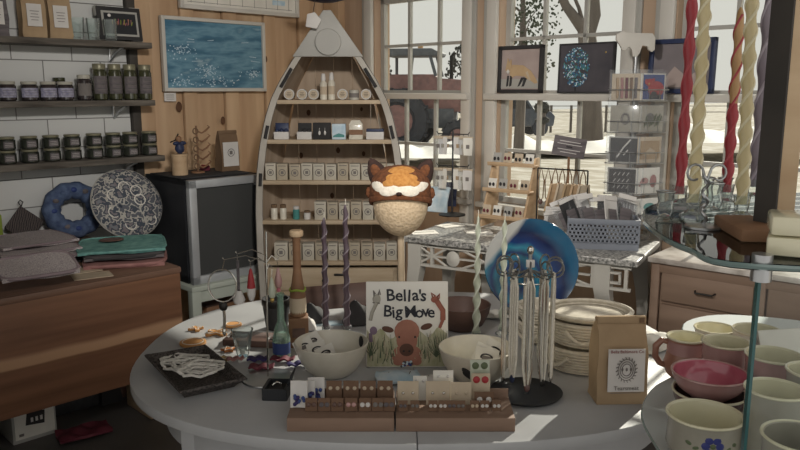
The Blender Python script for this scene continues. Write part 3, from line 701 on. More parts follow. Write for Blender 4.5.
# ---------------------------------------------------------------- wine cooler on a pale green stand
CS0, CS1 = .985, 1.475
t = thing('side_stand', 'pale green painted open stand under the black cooler', 'stand', WL(CS1+.03, .62, 0), RL)
SWd = CS1-CS0+.05
for x in (.03, SWd-.03):
    for y in (.03, .53): m = MB(); m.box((x, y, .235), (.055, .05, .47), 'green_white', bev=.004); m.build('leg', t)
m = MB(); m.box((SWd/2, .29, .476), (SWd, .58, .03), 'green_white', bev=.005); m.build('top', t)
m = MB(); m.box((SWd/2, .03, .43), (SWd-.1, .03, .07), 'green_white'); m.box((SWd/2, .53, .43), (SWd-.1, .03, .07), 'green_white'); m.build('apron', t)
m = MB(); m.box((SWd/2, .29, .1), (SWd-.06, .5, .02), 'green_white'); m.build('lower_shelf', t)
p = t.location
m = MB(); m.box((0, 0, .1), (.26, .2, .2), 'wood_mid', bev=.004); m.box((0, 0, .205), (.27, .21, .012), 'wood_red', bev=.003); o = m.build('wooden_box', None, 'brown wooden box on the lower shelf of the pale green stand', 'box', loc=WL(1.2, .36, .111), rz=RL)
t = thing('wine_cooler', 'black glass door drinks cooler with a silver frame on the pale green stand', 'cooler', WL(CS1, .60, .492), RL)
Wc, Dc, Hc = CS1-CS0, .5, .578
m = MB()
m.box((.012, Dc/2+.04, Hc/2), (.024, Dc-.06, Hc), 'black'); m.box((Wc-.012, Dc/2+.04, Hc/2), (.024, Dc-.06, Hc), 'black')
m.box((Wc/2, Dc/2+.04, .02), (Wc, Dc-.06, .04), 'black'); m.box((Wc/2, Dc/2+.04, Hc-.014), (Wc, Dc-.06, .028), 'black'); m.box((Wc/2, Dc, Hc/2), (Wc, .02, Hc), 'black')
m.build('body', t)
d = MB(); fw = .045
d.box((fw/2, .03, Hc/2), (fw, .04, Hc), 'alu', bev=.004); d.box((Wc-fw/2-.02, .03, Hc/2), (fw, .04, Hc), 'alu', bev=.004)
d.box((Wc/2-.01, .03, fw/2), (Wc-.02, .04, fw), 'alu', bev=.004); d.box((Wc/2-.01, .03, Hc-fw/2), (Wc-.02, .04, fw), 'alu', bev=.004)
dr = d.build('door', t)
m = MB(); m.box((Wc/2-.01, .034, Hc/2), (Wc-2*fw-.01, .006, Hc-2*fw+.01), 'dark_glass'); m.build('door_glass', dr)
m = MB(); m.box((Wc-fw-.027, .018, Hc/2), (.012, .02, Hc*.8), 'black', bev=.003); m.build('handle', dr)
for z in (.2, .37):
    m = MB()
    for k in range(9): m.tube([(.03, .08+k*.045, z), (Wc-.03, .08+k*.045, z)], .003, 'steel', 5)
    m.tube([(.03, .075, z), (Wc-.03, .075, z)], .006, 'wood_mid', 6); m.build('rack', t)
def bottle(loc, rz, label, mt, lb, group=None, s=1.0):
    t = thing('bottle', label, 'bottle', loc, rz, group)
    m = MB(); m.lathe([(r*s, z*s) for r, z in ((0, 0), (.034, 0), (.036, .01), (.036, .11), (.03, .135), (.014, .155), (.013, .2), (.016, .202), (.016, .212), (0, .212))], mt, n=18); m.build('body', t)
    m = MB(); m.lathe([(.0368*s, .03*s), (.0368*s, .09*s)], lb, a0=180, a1=360, n=14); m.build('label', t); return t
for i, sx in enumerate((1.38, 1.30)): bottle(WL(sx, .42, .535), RL, ('left dark bottle on the floor of the black cooler', 'right dark bottle on the floor of the black cooler')[i], 'jam', 'label', None, .72)
for i, (sx, mt) in enumerate(((1.40, 'label'), (1.32, 'paper'), (1.20, 'label'), (1.12, 'paper'))): bottle(WL(sx, .40, .4945+.3745), RL, ('leftmost', 'second', 'third', 'rightmost')[i]+' pale bottle '+('from the left ' if i in (1, 2) else '')+'added as a bright reflection in the cooler door', mt, 'card_tan', 'pale reflection stand-ins in the cooler', .62)  # pale shapes added to imitate window reflections in the door glass
t = thing('reflection_block', 'white candle shape standing in for a bright reflection in the cooler door', 'candle', WL(1.19, .45, .4945+.2035), RL)  # white block added in place of a reflection on the door
m = MB(); m.cyl((0, 0, 0), .035, .1, 'lid_white', n=20); m.build('wax', t); m = MB(); m.tube([(0, 0, .1), (.002, 0, .112)], .0015, 'ink', 5); m.build('wick', t)
# things on the cooler
zc = .492+Hc
m = MB(); m.box((0, 0, .004), (.44, .36, .008), 'charcoal', bev=.003); m.build('tray', None, 'thin dark tray lying on top of the black cooler', 'tray', loc=WL(1.25, .32, zc+.0006), rz=RL)
zc2 = zc+.0095
t = thing('canister', 'wooden canister with a blue bow and ornament on the black cooler', 'canister', WL(sL(180, 170, .36)[0], .36, zc2), RL)
m = MB(); m.lathe([(0, 0), (.042, 0), (.044, .006), (.044, .105), (.046, .107), (.046, .118), (0, .12)], 'wood_light', n=24); m.build('body', t)
m = MB(); m.ell((0, -.01, .15), (.026, .022, .032), 'blue_dark', jit=.003); m.ell((-.02, -.01, .178), (.02, .012, .012), 'blue_dark'); m.ell((.02, -.01, .178), (.02, .012, .012), 'blue_dark'); m.build('blue_bow', t)
m = MB(); m.ell((0, 0, .2), (.018, .018, .02), 'wood_mid'); m.tube([(-.05, 0, .185), (-.02, 0, .195), (0, 0, .23)], .004, 'dark_metal', 6); m.build('finial', t)
t = thing('hook_rack', 'brown wooden hook stand with curled pegs on the black cooler', 'rack', WL(sL(198, 170, .33)[0], .33, zc2), RL)
m = MB(); m.lathe([(0, 0), (.04, 0), (.04, .008), (0, .012)], 'wood_mid', n=20); m.build('base', t)
m = MB(); m.tube([(0, 0, .01), (.004, 0, .14), (0, 0, .27)], .006, 'wood_mid', 8); m.build('post', t)
for k in range(5):
    z = .04+k*.05; m = MB(); m.tube([(0, 0, z), (.03, -.01, z-.012), (.055, -.015, z+.002), (.075, -.02, z+.022), (.062, -.02, z+.03)], [.005, .005, .006, .005, .003], 'wood_mid', 6)
    m.tube([(-.012+.016*math.cos(a), -.012, z+.016*math.sin(a)) for a in [6.28*j/12 for j in range(12)]], .004, 'kraft_dark', 6, True); m.build('peg', t)
def graylabel(t, w_, d_, h_):
    m = MB(); m.box((0, -d_*.5-.004, h_*.42), (w_*.82, .003, h_*.6), 'label', (R(-2), 0, 0))
    m.tube([(.022*math.cos(a), -d_*.5-.007, h_*.46+.022*math.sin(a)) for a in [6.28*j/16 for j in range(16)]], .0015, 'ink', 5, True)
    m.box((0, -d_*.5-.0062, h_*.46), (.02, .001, .022), 'ink_soft')
    for k in range(3): m.box((0, -d_*.5-.0055, h_*(.2+k*.05)), (w_*.6, .001, .003), 'ink_soft')
    m.build('label', t)
kraftbag('paper_bag', 'grey brown paper bag with a round emblem label standing on the black cooler', 'bag', .125, .07, .235, 'kraft_dark', graylabel, WL(sL(228, 170, .34)[0], .34, zc2), RL, seed=5)
m = MB(); m.box((0, 0, .015), (.05, .04, .03), 'burgundy', bev=.005); m.box((0, -.001, .032), (.02, .041, .004), 'red'); m.build('small_box', None, 'tiny dark red box left of the paper bag on the cooler', 'box', loc=WL(sL(210, 168, .3)[0]+.01, .26, zc2), rz=RL)
# ---------------------------------------------------------------- boat shelf
BY = 4.10; BX = -.385
def bp(u, v, dy=0): w_ = ony(u, v, BY+dy); return w_.x-BX, w_.z
PROF = [(0, .385), (.3, .40), (.65, .412), (.9, .412), (1.08, .402), (1.25, .378), (1.4, .344), (1.5, .310), (1.6, .258), (1.735, .170), (1.85, .088), (1.955, .004)]
def hw(z):
    for (z0, a), (z1, b) in zip(PROF, PROF[1:]):
        if z0 <= z <= z1: return a+(b-a)*(z-z0)/(z1-z0)
    return .004
t = thing('boat_shelf', 'upright rowing boat shelf unit with white tip in the room corner', 'shelf unit', (BX, BY, 0))
DB = .32
zz = [.01+i*(1.945-.01)/40 for i in range(41)]
m = MB()
for sg in (-1, 1):
    m.grid(lambda u, v: (sg*(hw(zz[int(round(u*40))])*(1-.20*v**1.5)), .03+v*DB, zz[int(round(u*40))]), 40, 8, 'boat_wood', thick=.012)
m.build('hull', t)
m = MB()
for sg in (-1, 1):
    b = bmesh.new(); rows = []
    for z in zz:
        h = hw(z); rows.append([b.verts.new((sg*x, y, z)) for x, y in ((max(h-.034, 0), 0), (h, 0), (h+.004, .012), (h, .045), (max(h-.030, 0), .045))])
    for A, B in zip(rows, rows[1:]):
        for j in range(5): b.faces.new((A[j], A[(j+1) % 5], B[(j+1) % 5], B[j]))
    b.faces.new(rows[0]); b.faces.new(rows[-1][::-1]); bmesh.ops.recalc_face_normals(b, faces=b.faces); m._add(b, 'boat_paint')
gw = m.build('gunwale', t)
m = MB()
for sg in (-1, 1):
    m.grid(lambda u, v: (sg*(hw(zz[int(round(u*40))])+.005), .004+v*.03, zz[int(round(u*40))]), 40, 2, 'hull_out', thick=.004)
m.build('rub_rail', gw)
for sg in (-1, 1):
    for (z0, z1) in ((1.565, 1.665), (1.29, 1.36), (1.03, 1.10), (1.735, 1.745)):
        m = MB(); a, b = hw(z0)-.02, hw(z1)-.02; m.tube([(sg*a, -.002, z0), (sg*b, -.002, z1)], .0095, 'black_matte', 8); m.build('oar_slot', gw)
m = MB(); n = 6
for k in range(n):
    x0, x1 = -.32+k*.64/n, -.32+(k+1)*.64/n; pts = []
    top0 = max([z for z in zz if hw(z)*.8 >= abs(x0)] or [.1]); top1 = max([z for z in zz if hw(z)*.8 >= abs(x1)] or [.1])
    mid = (x0+x1)/2; pts = [(x0+.0015, .02), (x1-.0015, .02), (x1-.0015, top1)] + ([(0, 1.9)] if x0 < 0 < x1 else []) + [(x0+.0015, top0)]
    m.prism(pts, .03+DB-.012+.004*(k % 2), .03+DB+.01, 'boat_wood')
for (x, z, r) in ((.16, 1.44, .008), (-.15, 1.42, .012), (-.02, .93, .012), (.17, 1.18, .01), (-.2, 1.17, .012), (.02, 1.2, .012), (.22, .85, .01)):
    m.lathe([(0, 0), (r, 0), (r*.8, .002)], 'knot', (x, .03+DB-.0135, z), 12, (R(90), 0, 0), sy=1.5)
m.build('back_planks', t)
m = MB(); za = 1.725; m.prism([(-hw(za)-.012, za), (hw(za)+.012, za), (.02, 1.965), (-.02, 1.965)], -.012, .012, 'grey_trim', bev=.003); cp_ = m.build('bow_cap', t)
x, z = bp(328, 41, -.02); m = MB(); m.lathe([(0, 0), (.068, 0), (.07, .003), (.07, .010), (.066, .014), (0, .014)], 'grey_trim', (x, -.0125, z-.005), 36, (R(90), 0, 0)); m.build('round_plate', cp_)
SH = {}
for nm, v in (('A', 100), ('B', 140), ('C', 181), ('D', 221), ('E', 262)):
    z = bp(325, v, .0)[1]; SH[nm] = z
    h = hw(z)-.03; pts = [(-h, .012), (h, .012), (h*.86, .03+DB-.016), (-h*.86, .03+DB-.016)]
    m = MB(); m.prism(pts, z-.022, z, 'boat_shelf', 'z', bev=.002); m.build('shelf', t)
m = MB(); m.box((0, .02, .29), (.74, .016, .55), 'boat_shelf'); m.build('front_panel', t)
for (x, z, wd, h) in ((.0, .5, .7, .13), (0, .34, .7, .15), (0, .16, .7, .16)):
    dm = MB(); dm.box((x, .006, z), (wd, .016, h), 'boat_shelf', bev=.004); d_ = dm.build('drawer', t)
    m = MB(); m.lathe([(.006, 0), (.006, .012), (.013, .02), (.011, .028), (0, .03)], 'dark_metal', (-.04, -.002, z), 14, (R(90), 0, 0)); m.build('knob', d_)
    m = MB(); m.box((.05, -.006, z+.03), (.07, .012, .012), 'dark_metal', bev=.003); m.build('pull', d_)
def BP(x, y, z): return (BX+x, BY+y, z+.0005)
# shelf A: tins and pump bottles
def tin(x, z0, mt, label):
    t = thing('tin', label, 'tin', BP(x, .04, z0), 0, 'round tins on the top boat shelf')
    m = MB(); m.lathe([(0, 0), (.028, 0), (.029, .003), (.029, .034), (.027, .036), (0, .036)], 'lid_white', (0, .036, .0295), 26, (R(90), 0, 0)); m.build('body', t)
    m = MB(); m.tube([(.0265*math.cos(a), -.0005, .0295+.0265*math.sin(a)) for a in [6.283*j/24 for j in range(24)]], .0025, 'label', 6, True); m.build('rim', t)
    m = MB(); m.lathe([(0, 0), (.021, 0), (.021, .0015), (0, .0015)], mt, (0, 0, .0295), 20, (R(90), 0, 0))
    for k in range(3): m.box((0, -.0022, .0295-.008+k*.008), (.026-.006*(k != 1), .0012, .0025), 'ink')
    m.build('emblem', t); return t
for i, (u, lb, mt) in enumerate(((289, 'leftmost round tin facing out on the top boat shelf', 'card_tan'), (302, 'second round tin from the left on the top boat shelf', 'card_tan'), (313.5, 'round tin just left of the pump bottles on the boat shelf', 'card_tan'), (342.5, 'round tin just right of the pump bottles on the boat shelf', 'card_tan'), (366, 'rightmost round tin on the top boat shelf', 'card_tan'))):
    tin(bp(u, 94, .04)[0], SH['A'], mt, lb)
t = thing('tin', 'upright white tin with a printed band between two round tins on the boat shelf', 'tin', BP(bp(354, 94, .05)[0], .06, SH['A']), 0)
m = MB(); m.lathe([(0, 0), (.027, 0), (.027, .052), (0, .054)], 'lid_white', n=24); m.build('body', t)
m = MB(); m.lathe([(.0275, .012), (.0275, .036)], 'ink_soft', a0=200, a1=340, n=12); m.build('band', t)
for i, (u, h) in enumerate(((323.5, .142), (331.5, .148))):
    t = thing('cosmetic_bottle', ('left', 'right')[i]+' cream bottle of the pair on the top boat shelf', 'bottle', BP(bp(u, 90, .06)[0], .06+.006*i, SH['A']), 0, 'pair of cream bottles')
    m = MB(); m.lathe([(0, 0), (.019, 0), (.02, .004), (.02, h*.62), (.013, h*.70), (.011, h*.72), (0, h*.72)], 'stoneware', n=20); m.build('body', t)
    m = MB(); m.lathe([(0, h*.72), (.012, h*.72), (.013, h*.8), (.010, h*.98), (0, h)], 'label', n=16); m.build('cap', t)
    m = MB(); m.lathe([(.0205, h*.2), (.0205, h*.5)], 'card_tan', a0=200, a1=340, n=12); m.build('label', t)
# shelf B
def smallbox(u0, u1, vt, zs, mt, label, name='gift_box', cat='box', dep=.06, y=.03, lid=None, group=None, vb=None, extra=None):
    x0 = bp(u0, 150, y)[0]; x1 = bp(u1, 150, y)[0]; top = bp(u0, vt, y)[1]; h = max(top-zs, .02); w_ = x1-x0
    t = thing(name, label, cat, BP((x0+x1)/2, y, zs), random.uniform(-.03, .03), group)
    m = MB(); m.box((0, dep/2, h/2), (w_-.002, dep, h), mt, bev=.002); m.build('body', t)
    if extra: extra(t, w_, h, dep)
    return t
def displaytop(mt):
    def f(t, w_, h, dep):
        m = MB(); m.box((0, dep*.8, h+.022), (w_*.9, .008, .05), mt, (R(-10), 0, 0), bev=.003)
        for k in range(3): m.ell((-w_*.3+k*w_*.3, dep*.4, h+.006), (w_*.14, .014, .012), mt)
        m.build('display_top', t)
    return f
smallbox(274, 289, 132, SH['B'], 'label', 'white box with a rounded dark blue top at the left of the second boat shelf', extra=displaytop('blue_dark'))
smallbox(297, 312, 132, SH['B'], 'label', 'white box filled with small dark soaps on the second boat shelf', extra=displaytop('charcoal'))
def drops(t, w_, h, dep):
    m = MB()
    for x in (-.012, .018): m.ell((x, -.002, h*.4), (.006, .003, .012), 'label'); m.tube([(x, -.001, h*.4), (x, -.001, h*.7)], .001, 'silver', 4)
    m.build('earrings', t)
smallbox(313, 331, 123, SH['B'], 'black_matte', 'black box showing two white drop earrings on the second boat shelf', extra=drops, dep=.05)
def seacard(t, w_, h, dep):
    m = MB(); m.box((0, -.001, h*.5), (w_*.86, .002, h*.8), 'sky_paper'); m.prism([(-w_*.4, h*.25), (0, h*.4), (w_*.4, h*.3), (w_*.4, h*.15), (-w_*.4, h*.15)], -.003, -.001, 'teal'); m.build('picture', t)
smallbox(332, 346, 124, SH['B'], 'sky_paper', 'small blue seascape card box on the second boat shelf', extra=seacard, dep=.04)
def gable(t, w_, h, dep):
    m = MB(); m.prism([(-w_/2, h), (w_/2, h), (w_*.3, h+.025), (-w_*.3, h+.025)], .002, dep, 'stoneware'); m.build('gable_top', t)
    m = MB(); m.box((0, -.001, h*.5), (w_*.98, .002, h*.35), 'wood_mid'); m.build('band', t)
smallbox(349, 363, 125, SH['B'], 'stoneware', 'cream gable top box with a brown band on the second boat shelf', extra=gable)
smallbox(366, 384, 132, SH['B'], 'label', 'white box with a grey blue top at the right of the second boat shelf', extra=lambda t, w_, h, d: (lambda m: (m.box((0, d/2, h+.008), (w_*.96, d*.96, .016), 'blue_dark', bev=.003), m.build('lid', t)))(MB()))
# soap boxes with a round emblem on shelves C, D, E
def emblem(t, w_, h, dep):
    m = MB(); r = min(w_, h)*.29; m.tube([(r*math.cos(a), -.0005, h*.46+r*math.sin(a)) for a in [6.283*j/18 for j in range(18)]], .0022, 'ink_soft', 5, True)
    m.box((0, -.0005, h*.46), (r*.9, .0015, r*.9), 'ink_soft'); m.box((0, -.0005, h*.87), (w_*.7, .0015, .004), 'ink_soft'); m.build('emblem', t)
def soaprow(zs, us, vt, where, grp):
    n = len(us)
    for i, (a, b, mt) in enumerate(us):
        lb = ('leftmost' if i == 0 else 'rightmost' if i == n-1 else ORD[i])+' soap box '+('' if i in (0, n-1) else 'from the left ')+'with a round emblem on '+where
        smallbox(a, b, vt+(i % 3)*.5, zs, mt, lb, 'soap_box', 'box', .07, .035+.006*(i % 2), group=grp, extra=emblem)
mat('box_a', (204, 196, 178), None, .8); mat('box_b', (190, 176, 152), None, .8)
soaprow(SH['C'], [(264.5, 275, 'box_a'), (276, 287, 'box_b'), (288.5, 300, 'box_b'), (300.5, 312, 'box_a'), (312.5, 324, 'box_a'), (325, 336, 'box_a'), (337, 348, 'box_b'), (349, 360, 'box_a'), (361, 372.5, 'box_a'), (373.5, 386, 'box_b'), (387, 394, 'box_a')], 163.5, 'the third boat shelf', 'soap boxes on the third boat shelf')
soaprow(SH['D'], [(313, 325, 'box_a'), (326, 337, 'box_b'), (338, 349, 'box_a'), (350, 361, 'box_b'), (362, 373, 'box_a'), (374, 385, 'box_b')], 202, 'the fourth boat shelf', 'soap boxes on the fourth boat shelf')
soaprow(SH['E'], [(271, 285, 'box_a'), (286, 299, 'box_b'), (300, 312, 'box_a'), (313, 325, 'box_b'), (326, 336, 'box_a'), (337, 347, 'box_a'), (348, 359, 'box_b'), (360, 372, 'box_b'), (373, 385, 'box_a'), (386, 397, 'box_a')], 243, 'the lowest boat shelf', 'soap boxes on the lowest boat shelf')
for i, (u, mt, lb, h) in enumerate(((274, 'stoneware', 'left small cream bottle on the fourth boat shelf', .085), (283, 'stoneware', 'second small cream bottle on the fourth boat shelf', .085), (296, 'teal', 'small teal jar on the fourth boat shelf', .075), (307, 'label', 'short white jar beside the teal jar on the boat shelf', .05))):
    t = thing('small_jar', lb, 'jar', BP(bp(u, 215, .05)[0], .06, SH['D'])); m = MB(); m.lathe([(0, 0), (.018, 0), (.019, .003), (.019, h*.7), (.015, h*.76), (0, h*.76)], mt, n=18); m.build('body', t)
    m = MB(); m.lathe([(0, h*.76), (.0165, h*.76), (.0165, h*.98), (0, h)], 'kraft_dark' if i != 2 else 'label', n=18); m.build('lid', t)
p = ony(313, 20, BY-.06); m = MB(); m.prism([(-.04, -.035), (.02, -.045), (.045, .0), (.01, .04), (-.03, .03)], -.006, .006, 'label', bev=.004); m.tube([(.0, 0, .035), (.01, .03, .1), (.0, .05, .17)], .002, 'ink', 5)
m.build('hanging_tag', None, 'small white fabric tag hanging by the boat tip', 'tag', loc=p)
# ---------------------------------------------------------------- console under the windows
zC = .86
A = onz(409, 236, zC); B = onz(634, 260, zC); ang = math.atan2(B.y-A.y, B.x-A.x); LC = (B-A).length
t = thing('console_table', 'long white console table with fretwork apron and grey stone top under the windows', 'table', (A.x, A.y, 0), ang)
m = MB(); m.box((LC/2, .22, zC-.014), (LC+.04, .48, .028), 'granite', bev=.006); m.build('stone_top', t)
m = MB(); zt, zb = zC-.04, zC-.135
def rail(z, h=.012): m.box((LC/2, .012, z), (LC-.02, .02, h), 'console_paint')
rail(zt); rail(zb); rail(zC-.033, .012)
for x in (.03, .12, LC-.03, LC-.17): m.box((x, .012, (zt+zb)/2), (.014, .018, zt-zb), 'console_paint')
for (a, b) in ((.13, .23), (.24, .50)):
    pass
cxm = .235
for (a, b) in ((.04, cxm-.03), (cxm+.03, LC*.5-.02), (LC*.5+.02, LC-.18)):
    m.tube([(a, .012, zb), (b, .012, zt)], .006, 'console_paint', 6); m.tube([(a, .012, zt), (b, .012, zb)], .006, 'console_paint', 6)
    m.box(((a+b)/2, .012, (zt+zb)/2), (b-a, .014, .008), 'console_paint')
m.box((LC-.10, .012, zt-.026), (.10, .016, .01), 'console_paint'); m.box((LC-.10, .012, zb+.026), (.10, .016, .01), 'console_paint')
m.box((LC-.148, .012, (zt+zb)/2), (.01, .016, .045), 'console_paint'); m.box((LC-.055, .012, (zt+zb)/2), (.01, .016, .045), 'console_paint'); m.build('fretwork_apron', t)
for x in (cxm, LC*.5):
    m = MB(); m.lathe([(0, 0), (.032, 0), (.034, .006), (.022, .01), (.012, .014), (0, .015)], 'console_paint', (x, .004, (zt+zb)/2), 24, (R(90), 0, 0), sy=1.1); m.build('medallion', t)
xl = (onz(607, 262, zC-.02)-A).length-.02
for (x, y) in ((.03, .03), (xl, .03), (.03, .42), (LC-.05, .42), (cxm+.02, .42)):
    m = MB(); sg = 1 if x > .5 else -1
    K = [(0, zC-.03, .034), (0, zC-.14, .034), (.012, zC-.22, .030), (.018, zC-.32, .024), (.008, zC-.46, .018), (0, .2, .016), (.006, .06, .018), (.014, .0, .024)]
    b = bmesh.new(); rows = [[b.verts.new((x+sg*dx+sx*r, y+sy*r, z)) for sx, sy in ((-1, -1), (1, -1), (1, 1), (-1, 1))] for dx, z, r in K]
    for P1, P2 in zip(rows, rows[1:]):
        for j in range(4): b.faces.new((P1[j], P1[(j+1) % 4], P2[(j+1) % 4], P2[j]))
    b.faces.new(rows[0]); b.faces.new(rows[-1][::-1]); bmesh.ops.recalc_face_normals(b, faces=b.faces); m._add(b, 'console_paint', False); m.build('leg', t)
m = MB(); m.box((LC/2, .43, zC-.09), (LC-.04, .02, .12), 'console_paint'); m.build('back_apron', t)
def CP(u, v, z=zC): return onz(u, v, z+.0005)
# small bag stand near the window
p = CP(452, 215); p.z = zC
t = thing('wire_display_stand', 'slim black metal stand hung with small bags on the console', 'display stand', p, ang)
zt_ = ony(452, 131, p.y).z
m = MB(); m.lathe([(0, 0), (.075, 0), (.075, .006), (.02, .014), (0, .016)], 'dark_metal', n=28); m.build('base', t)
m = MB(); m.tube([(0, 0, .01), (0, 0, zt_-zC)], .005, 'black', 8); m.build('post', t)
arms = []
for k, vz in enumerate((134, 166)):
    z = ony(452, vz, p.y).z-zC
    for a in (0, R(180)):
        m = MB(); d = Vector((math.cos(a), math.sin(a), 0)); L_ = .10
        m.tube([(0, 0, z), tuple(d*L_*.9+Vector((0, 0, z))), tuple(d*L_+Vector((0, 0, z+.012)))], .003, 'black', 6); m.build('arm', t); arms.append((d, z, k))
random.seed(11)
n_ = 0
def minibag(loc, rz, label, mt, h=.1, w_=.05, group=None):
    t2 = thing('small_bag', label, 'bag', loc, rz, group)
    m = MB(); m.grid(lambda u, v: ((u-.5)*w_*(1+.06*math.sin(v*5)), .003*math.sin(u*3.14)*(.4+v)-.002, -.012-h*v), 8, 8, mt, thick=.004); m.build('pouch', t2)
    m = MB(); m.box((0, .001, -.014), (w_*1.02, .008, .016), 'card_tan', bev=.001); m.tube([(0, .002, -.005), (.0, .002, .0045)], .0012, 'black', 4); m.build('header_card', t2)
    m = MB(); m.box((0, -.006, -.06), (w_*.35, .003, w_*.4), ('ink_soft', 'kraft', 'greyglaze')[n_ % 3]); m.build('print', t2); return t2
for d, z, k in arms:
    for j in range(3):
        off = d*(.033+.028*j); c, s_ = math.cos(ang), math.sin(ang)
        wx, wy = off.x*c-off.y*s_, off.x*s_+off.y*c; n_ += 1
        side = 'right' if d.x > 0 else 'left'
        minibag((p.x+wx, p.y+wy-.013*j, zC+z-.005), ang+random.uniform(-.08, .08), ORD[j]+' little bag out from the post, '+('upper' if k == 0 else 'lower')+' '+side+' arm of the black wire stand', ('poly', 'label', 'poly', 'paper')[n_ % 4], .095 if k == 0 else .11, .052)
q_ = CP(437, 212)
for i, (u, v, mt, lb) in enumerate(((437, 214, 'sky_paper', 'pale blue wrapped packet leaning at the foot of the black wire stand'), (446, 208, 'blue_dark', 'dark blue packet standing behind the black wire stand'))):
    q_ = CP(u, v); m = MB(); m.grid(lambda a, b_: ((a-.5)*.12, .012*math.sin(a*5)*math.sin(b_*4)-b_*.03*-1, b_*.14), 8, 8, mt, thick=.012); m.build('wrapped_packet', None, lb, 'packet', loc=(q_.x, q_.y, zC+.012), rz=ang+.2*i)
# tiered wooden earring stand
sp0 = CP(508, 226)
t = thing('tiered_stand', 'pale wooden three tier earring stand on the console before the middle window', 'display stand', (sp0.x, sp0.y, zC+.0008), ang+R(-4))
def zat(v, y): return ony(508, v, y).z-zC
tiers = [(-.06, zat(216, sp0.y)), (0, zat(191, sp0.y)), (.05, zat(165, sp0.y+.05))]
for sx in (-.115, .115):
    m = MB(); m.prism([(-.09, 0), (.1, 0), (.1, tiers[2][1]+.04), (.06, tiers[2][1]+.04)], sx-.006, sx+.006, 'wood_raw', 'x', bev=.001); m.build('side_panel', t)
for i, (y, z) in enumerate(tiers):
    m = MB(); z = max(z, .02); m.box((0, y-.012, z), (.26, .06, .01), 'wood_raw', bev=.002); m.box((0, y-.04, z+.008), (.26, .008, .014), 'wood_raw', bev=.002); m.build('tier_shelf', t)
n_ = 0
TS = t
for i, (y, z) in enumerate(tiers):
    z = max(z, .02)
    for j in range(4):
        x = -.09+j*.06; n_ += 1
        M = Matrix.Translation((sp0.x, sp0.y, zC)) @ Matrix.Rotation(ang+R(-4), 4, 'Z') @ Matrix.Translation((x, y-.016, z+.0055))
        k = thing('earring_card', ORD[j]+' earring card from the left on the '+('lowest', 'middle', 'top')[i]+' tier of the wooden stand', 'earrings', M.translation, ang+R(-4), 'earring cards on the wooden tiers')
        m = MB(); m.box((0, .008, .028), (.046, .002, .056), ('card_tan', 'paper', 'grey_trim', 'card_tan')[(i+j) % 4], (R(-16), 0, 0)); m.build('card', k)
        for sx in (-.01, .01): m = MB(); m.ell((sx, -.001, .026+.004*(j % 2)), (.007, .004, .010), 'black_matte' if (i+j) % 3 else 'burgundy', u=10, v=6); m.build('earring', k)
# little sign on a stick behind a row of hanging bags
sp = CP(566, 230)
ys = sp.y; tz = ony(566, 147, ys).z
t = thing('sign_stand', 'small tilted grey sign on a thin stick above the tan hanging bags', 'sign', (sp.x, ys, zC), ang*.35)
m = MB(); m.lathe([(0, 0), (.045, 0), (.04, .012), (0, .014)], 'wood_mid', n=20); m.build('base', t)
m = MB(); m.tube([(0, .006, .01), (0, .006, tz-zC)], .006, 'wood_mid', 8); m.build('stick', t)
m = MB(); m.box((0, 0, tz-zC), (.158, .006, .096), 'grey_fab', (0, R(9), 0), bev=.001); bd = m.build('board', t)
m = MB(); m.box((0, -.004, tz-zC), (.03, .001, .008), 'ink', (0, R(9), 0))
for k, w_ in ((.025, .1), (.012, .12), (-.014, .11), (-.028, .08)): m.box((math.sin(R(9))*k, -.004, tz-zC+k), (w_, .001, .0028), 'label', (0, R(9), 0))
m.build('writing', bd)
m = MB()
zr = ony(560, 168, ys-.02).z
t = thing('bag_rail', 'thin metal rail holding tan bags and necklaces on the console', 'rack', (0, 0, 0))
A_ = ony(538, 168, ys-.05); B_ = ony(588, 171, ys-.05)
m.tube([A_, B_], .004, 'dark_metal', 6); m.build('bar', t)
for P_ in (A_, B_):
    m = MB(); m.tube([P_, (P_.x, P_.y, zC+.004)], .004, 'dark_metal', 6); m.lathe([(0, 0), (.03, 0), (.03, .004), (0, .006)], 'dark_metal', (P_.x, P_.y, zC+.0005), 16); m.build('upright', t)
random.seed(5)
for i in range(7):
    f = .07+i*.14; P_ = A_.lerp(B_, f); h = .17+.02*((i*3) % 3)
    if i in (0, 1):
        k = MB(); k.tube([(-.012, 0, -h*.8), (-.016, 0, -h*.35), (0, 0, .004), (.016, 0, -h*.35), (.012, 0, -h*.85), (0, 0, -h*.95)], .003, 'kraft_dark', 5, True); k.ell((0, 0, -h*.97), (.012, .008, .014), 'browngl')
        k.build('bead_necklace', None, ('leftmost', 'second')[i]+' brown bead necklace hanging from the thin rail under the grey sign', 'necklace', 'necklaces on the rail', loc=P_, rz=.2); continue
    t = thing('tan_bag', ORD[i-2]+' tan cloth bag from the left hanging on the rail under the grey sign', 'bag', P_, ang+R(66)+random.uniform(-.04, .04), 'tan bags on the rail')
    m = MB(); m.grid(lambda u, v: ((u-.5)*(.07+.06*v), .008*math.sin(u*6)+.01*v, -.07-(h-.04)*v), 8, 8, ('card_tan', 'kraft', 'wood_raw')[i % 3], thick=.01); m.build('bag', t)
    m = MB(); m.tube([(-.022, 0, -.072), (-.016, 0, -.03), (0, 0, .004), (.016, 0, -.03), (.022, 0, -.072)], .003, 'kraft_dark', 5); m.build('handle', t)
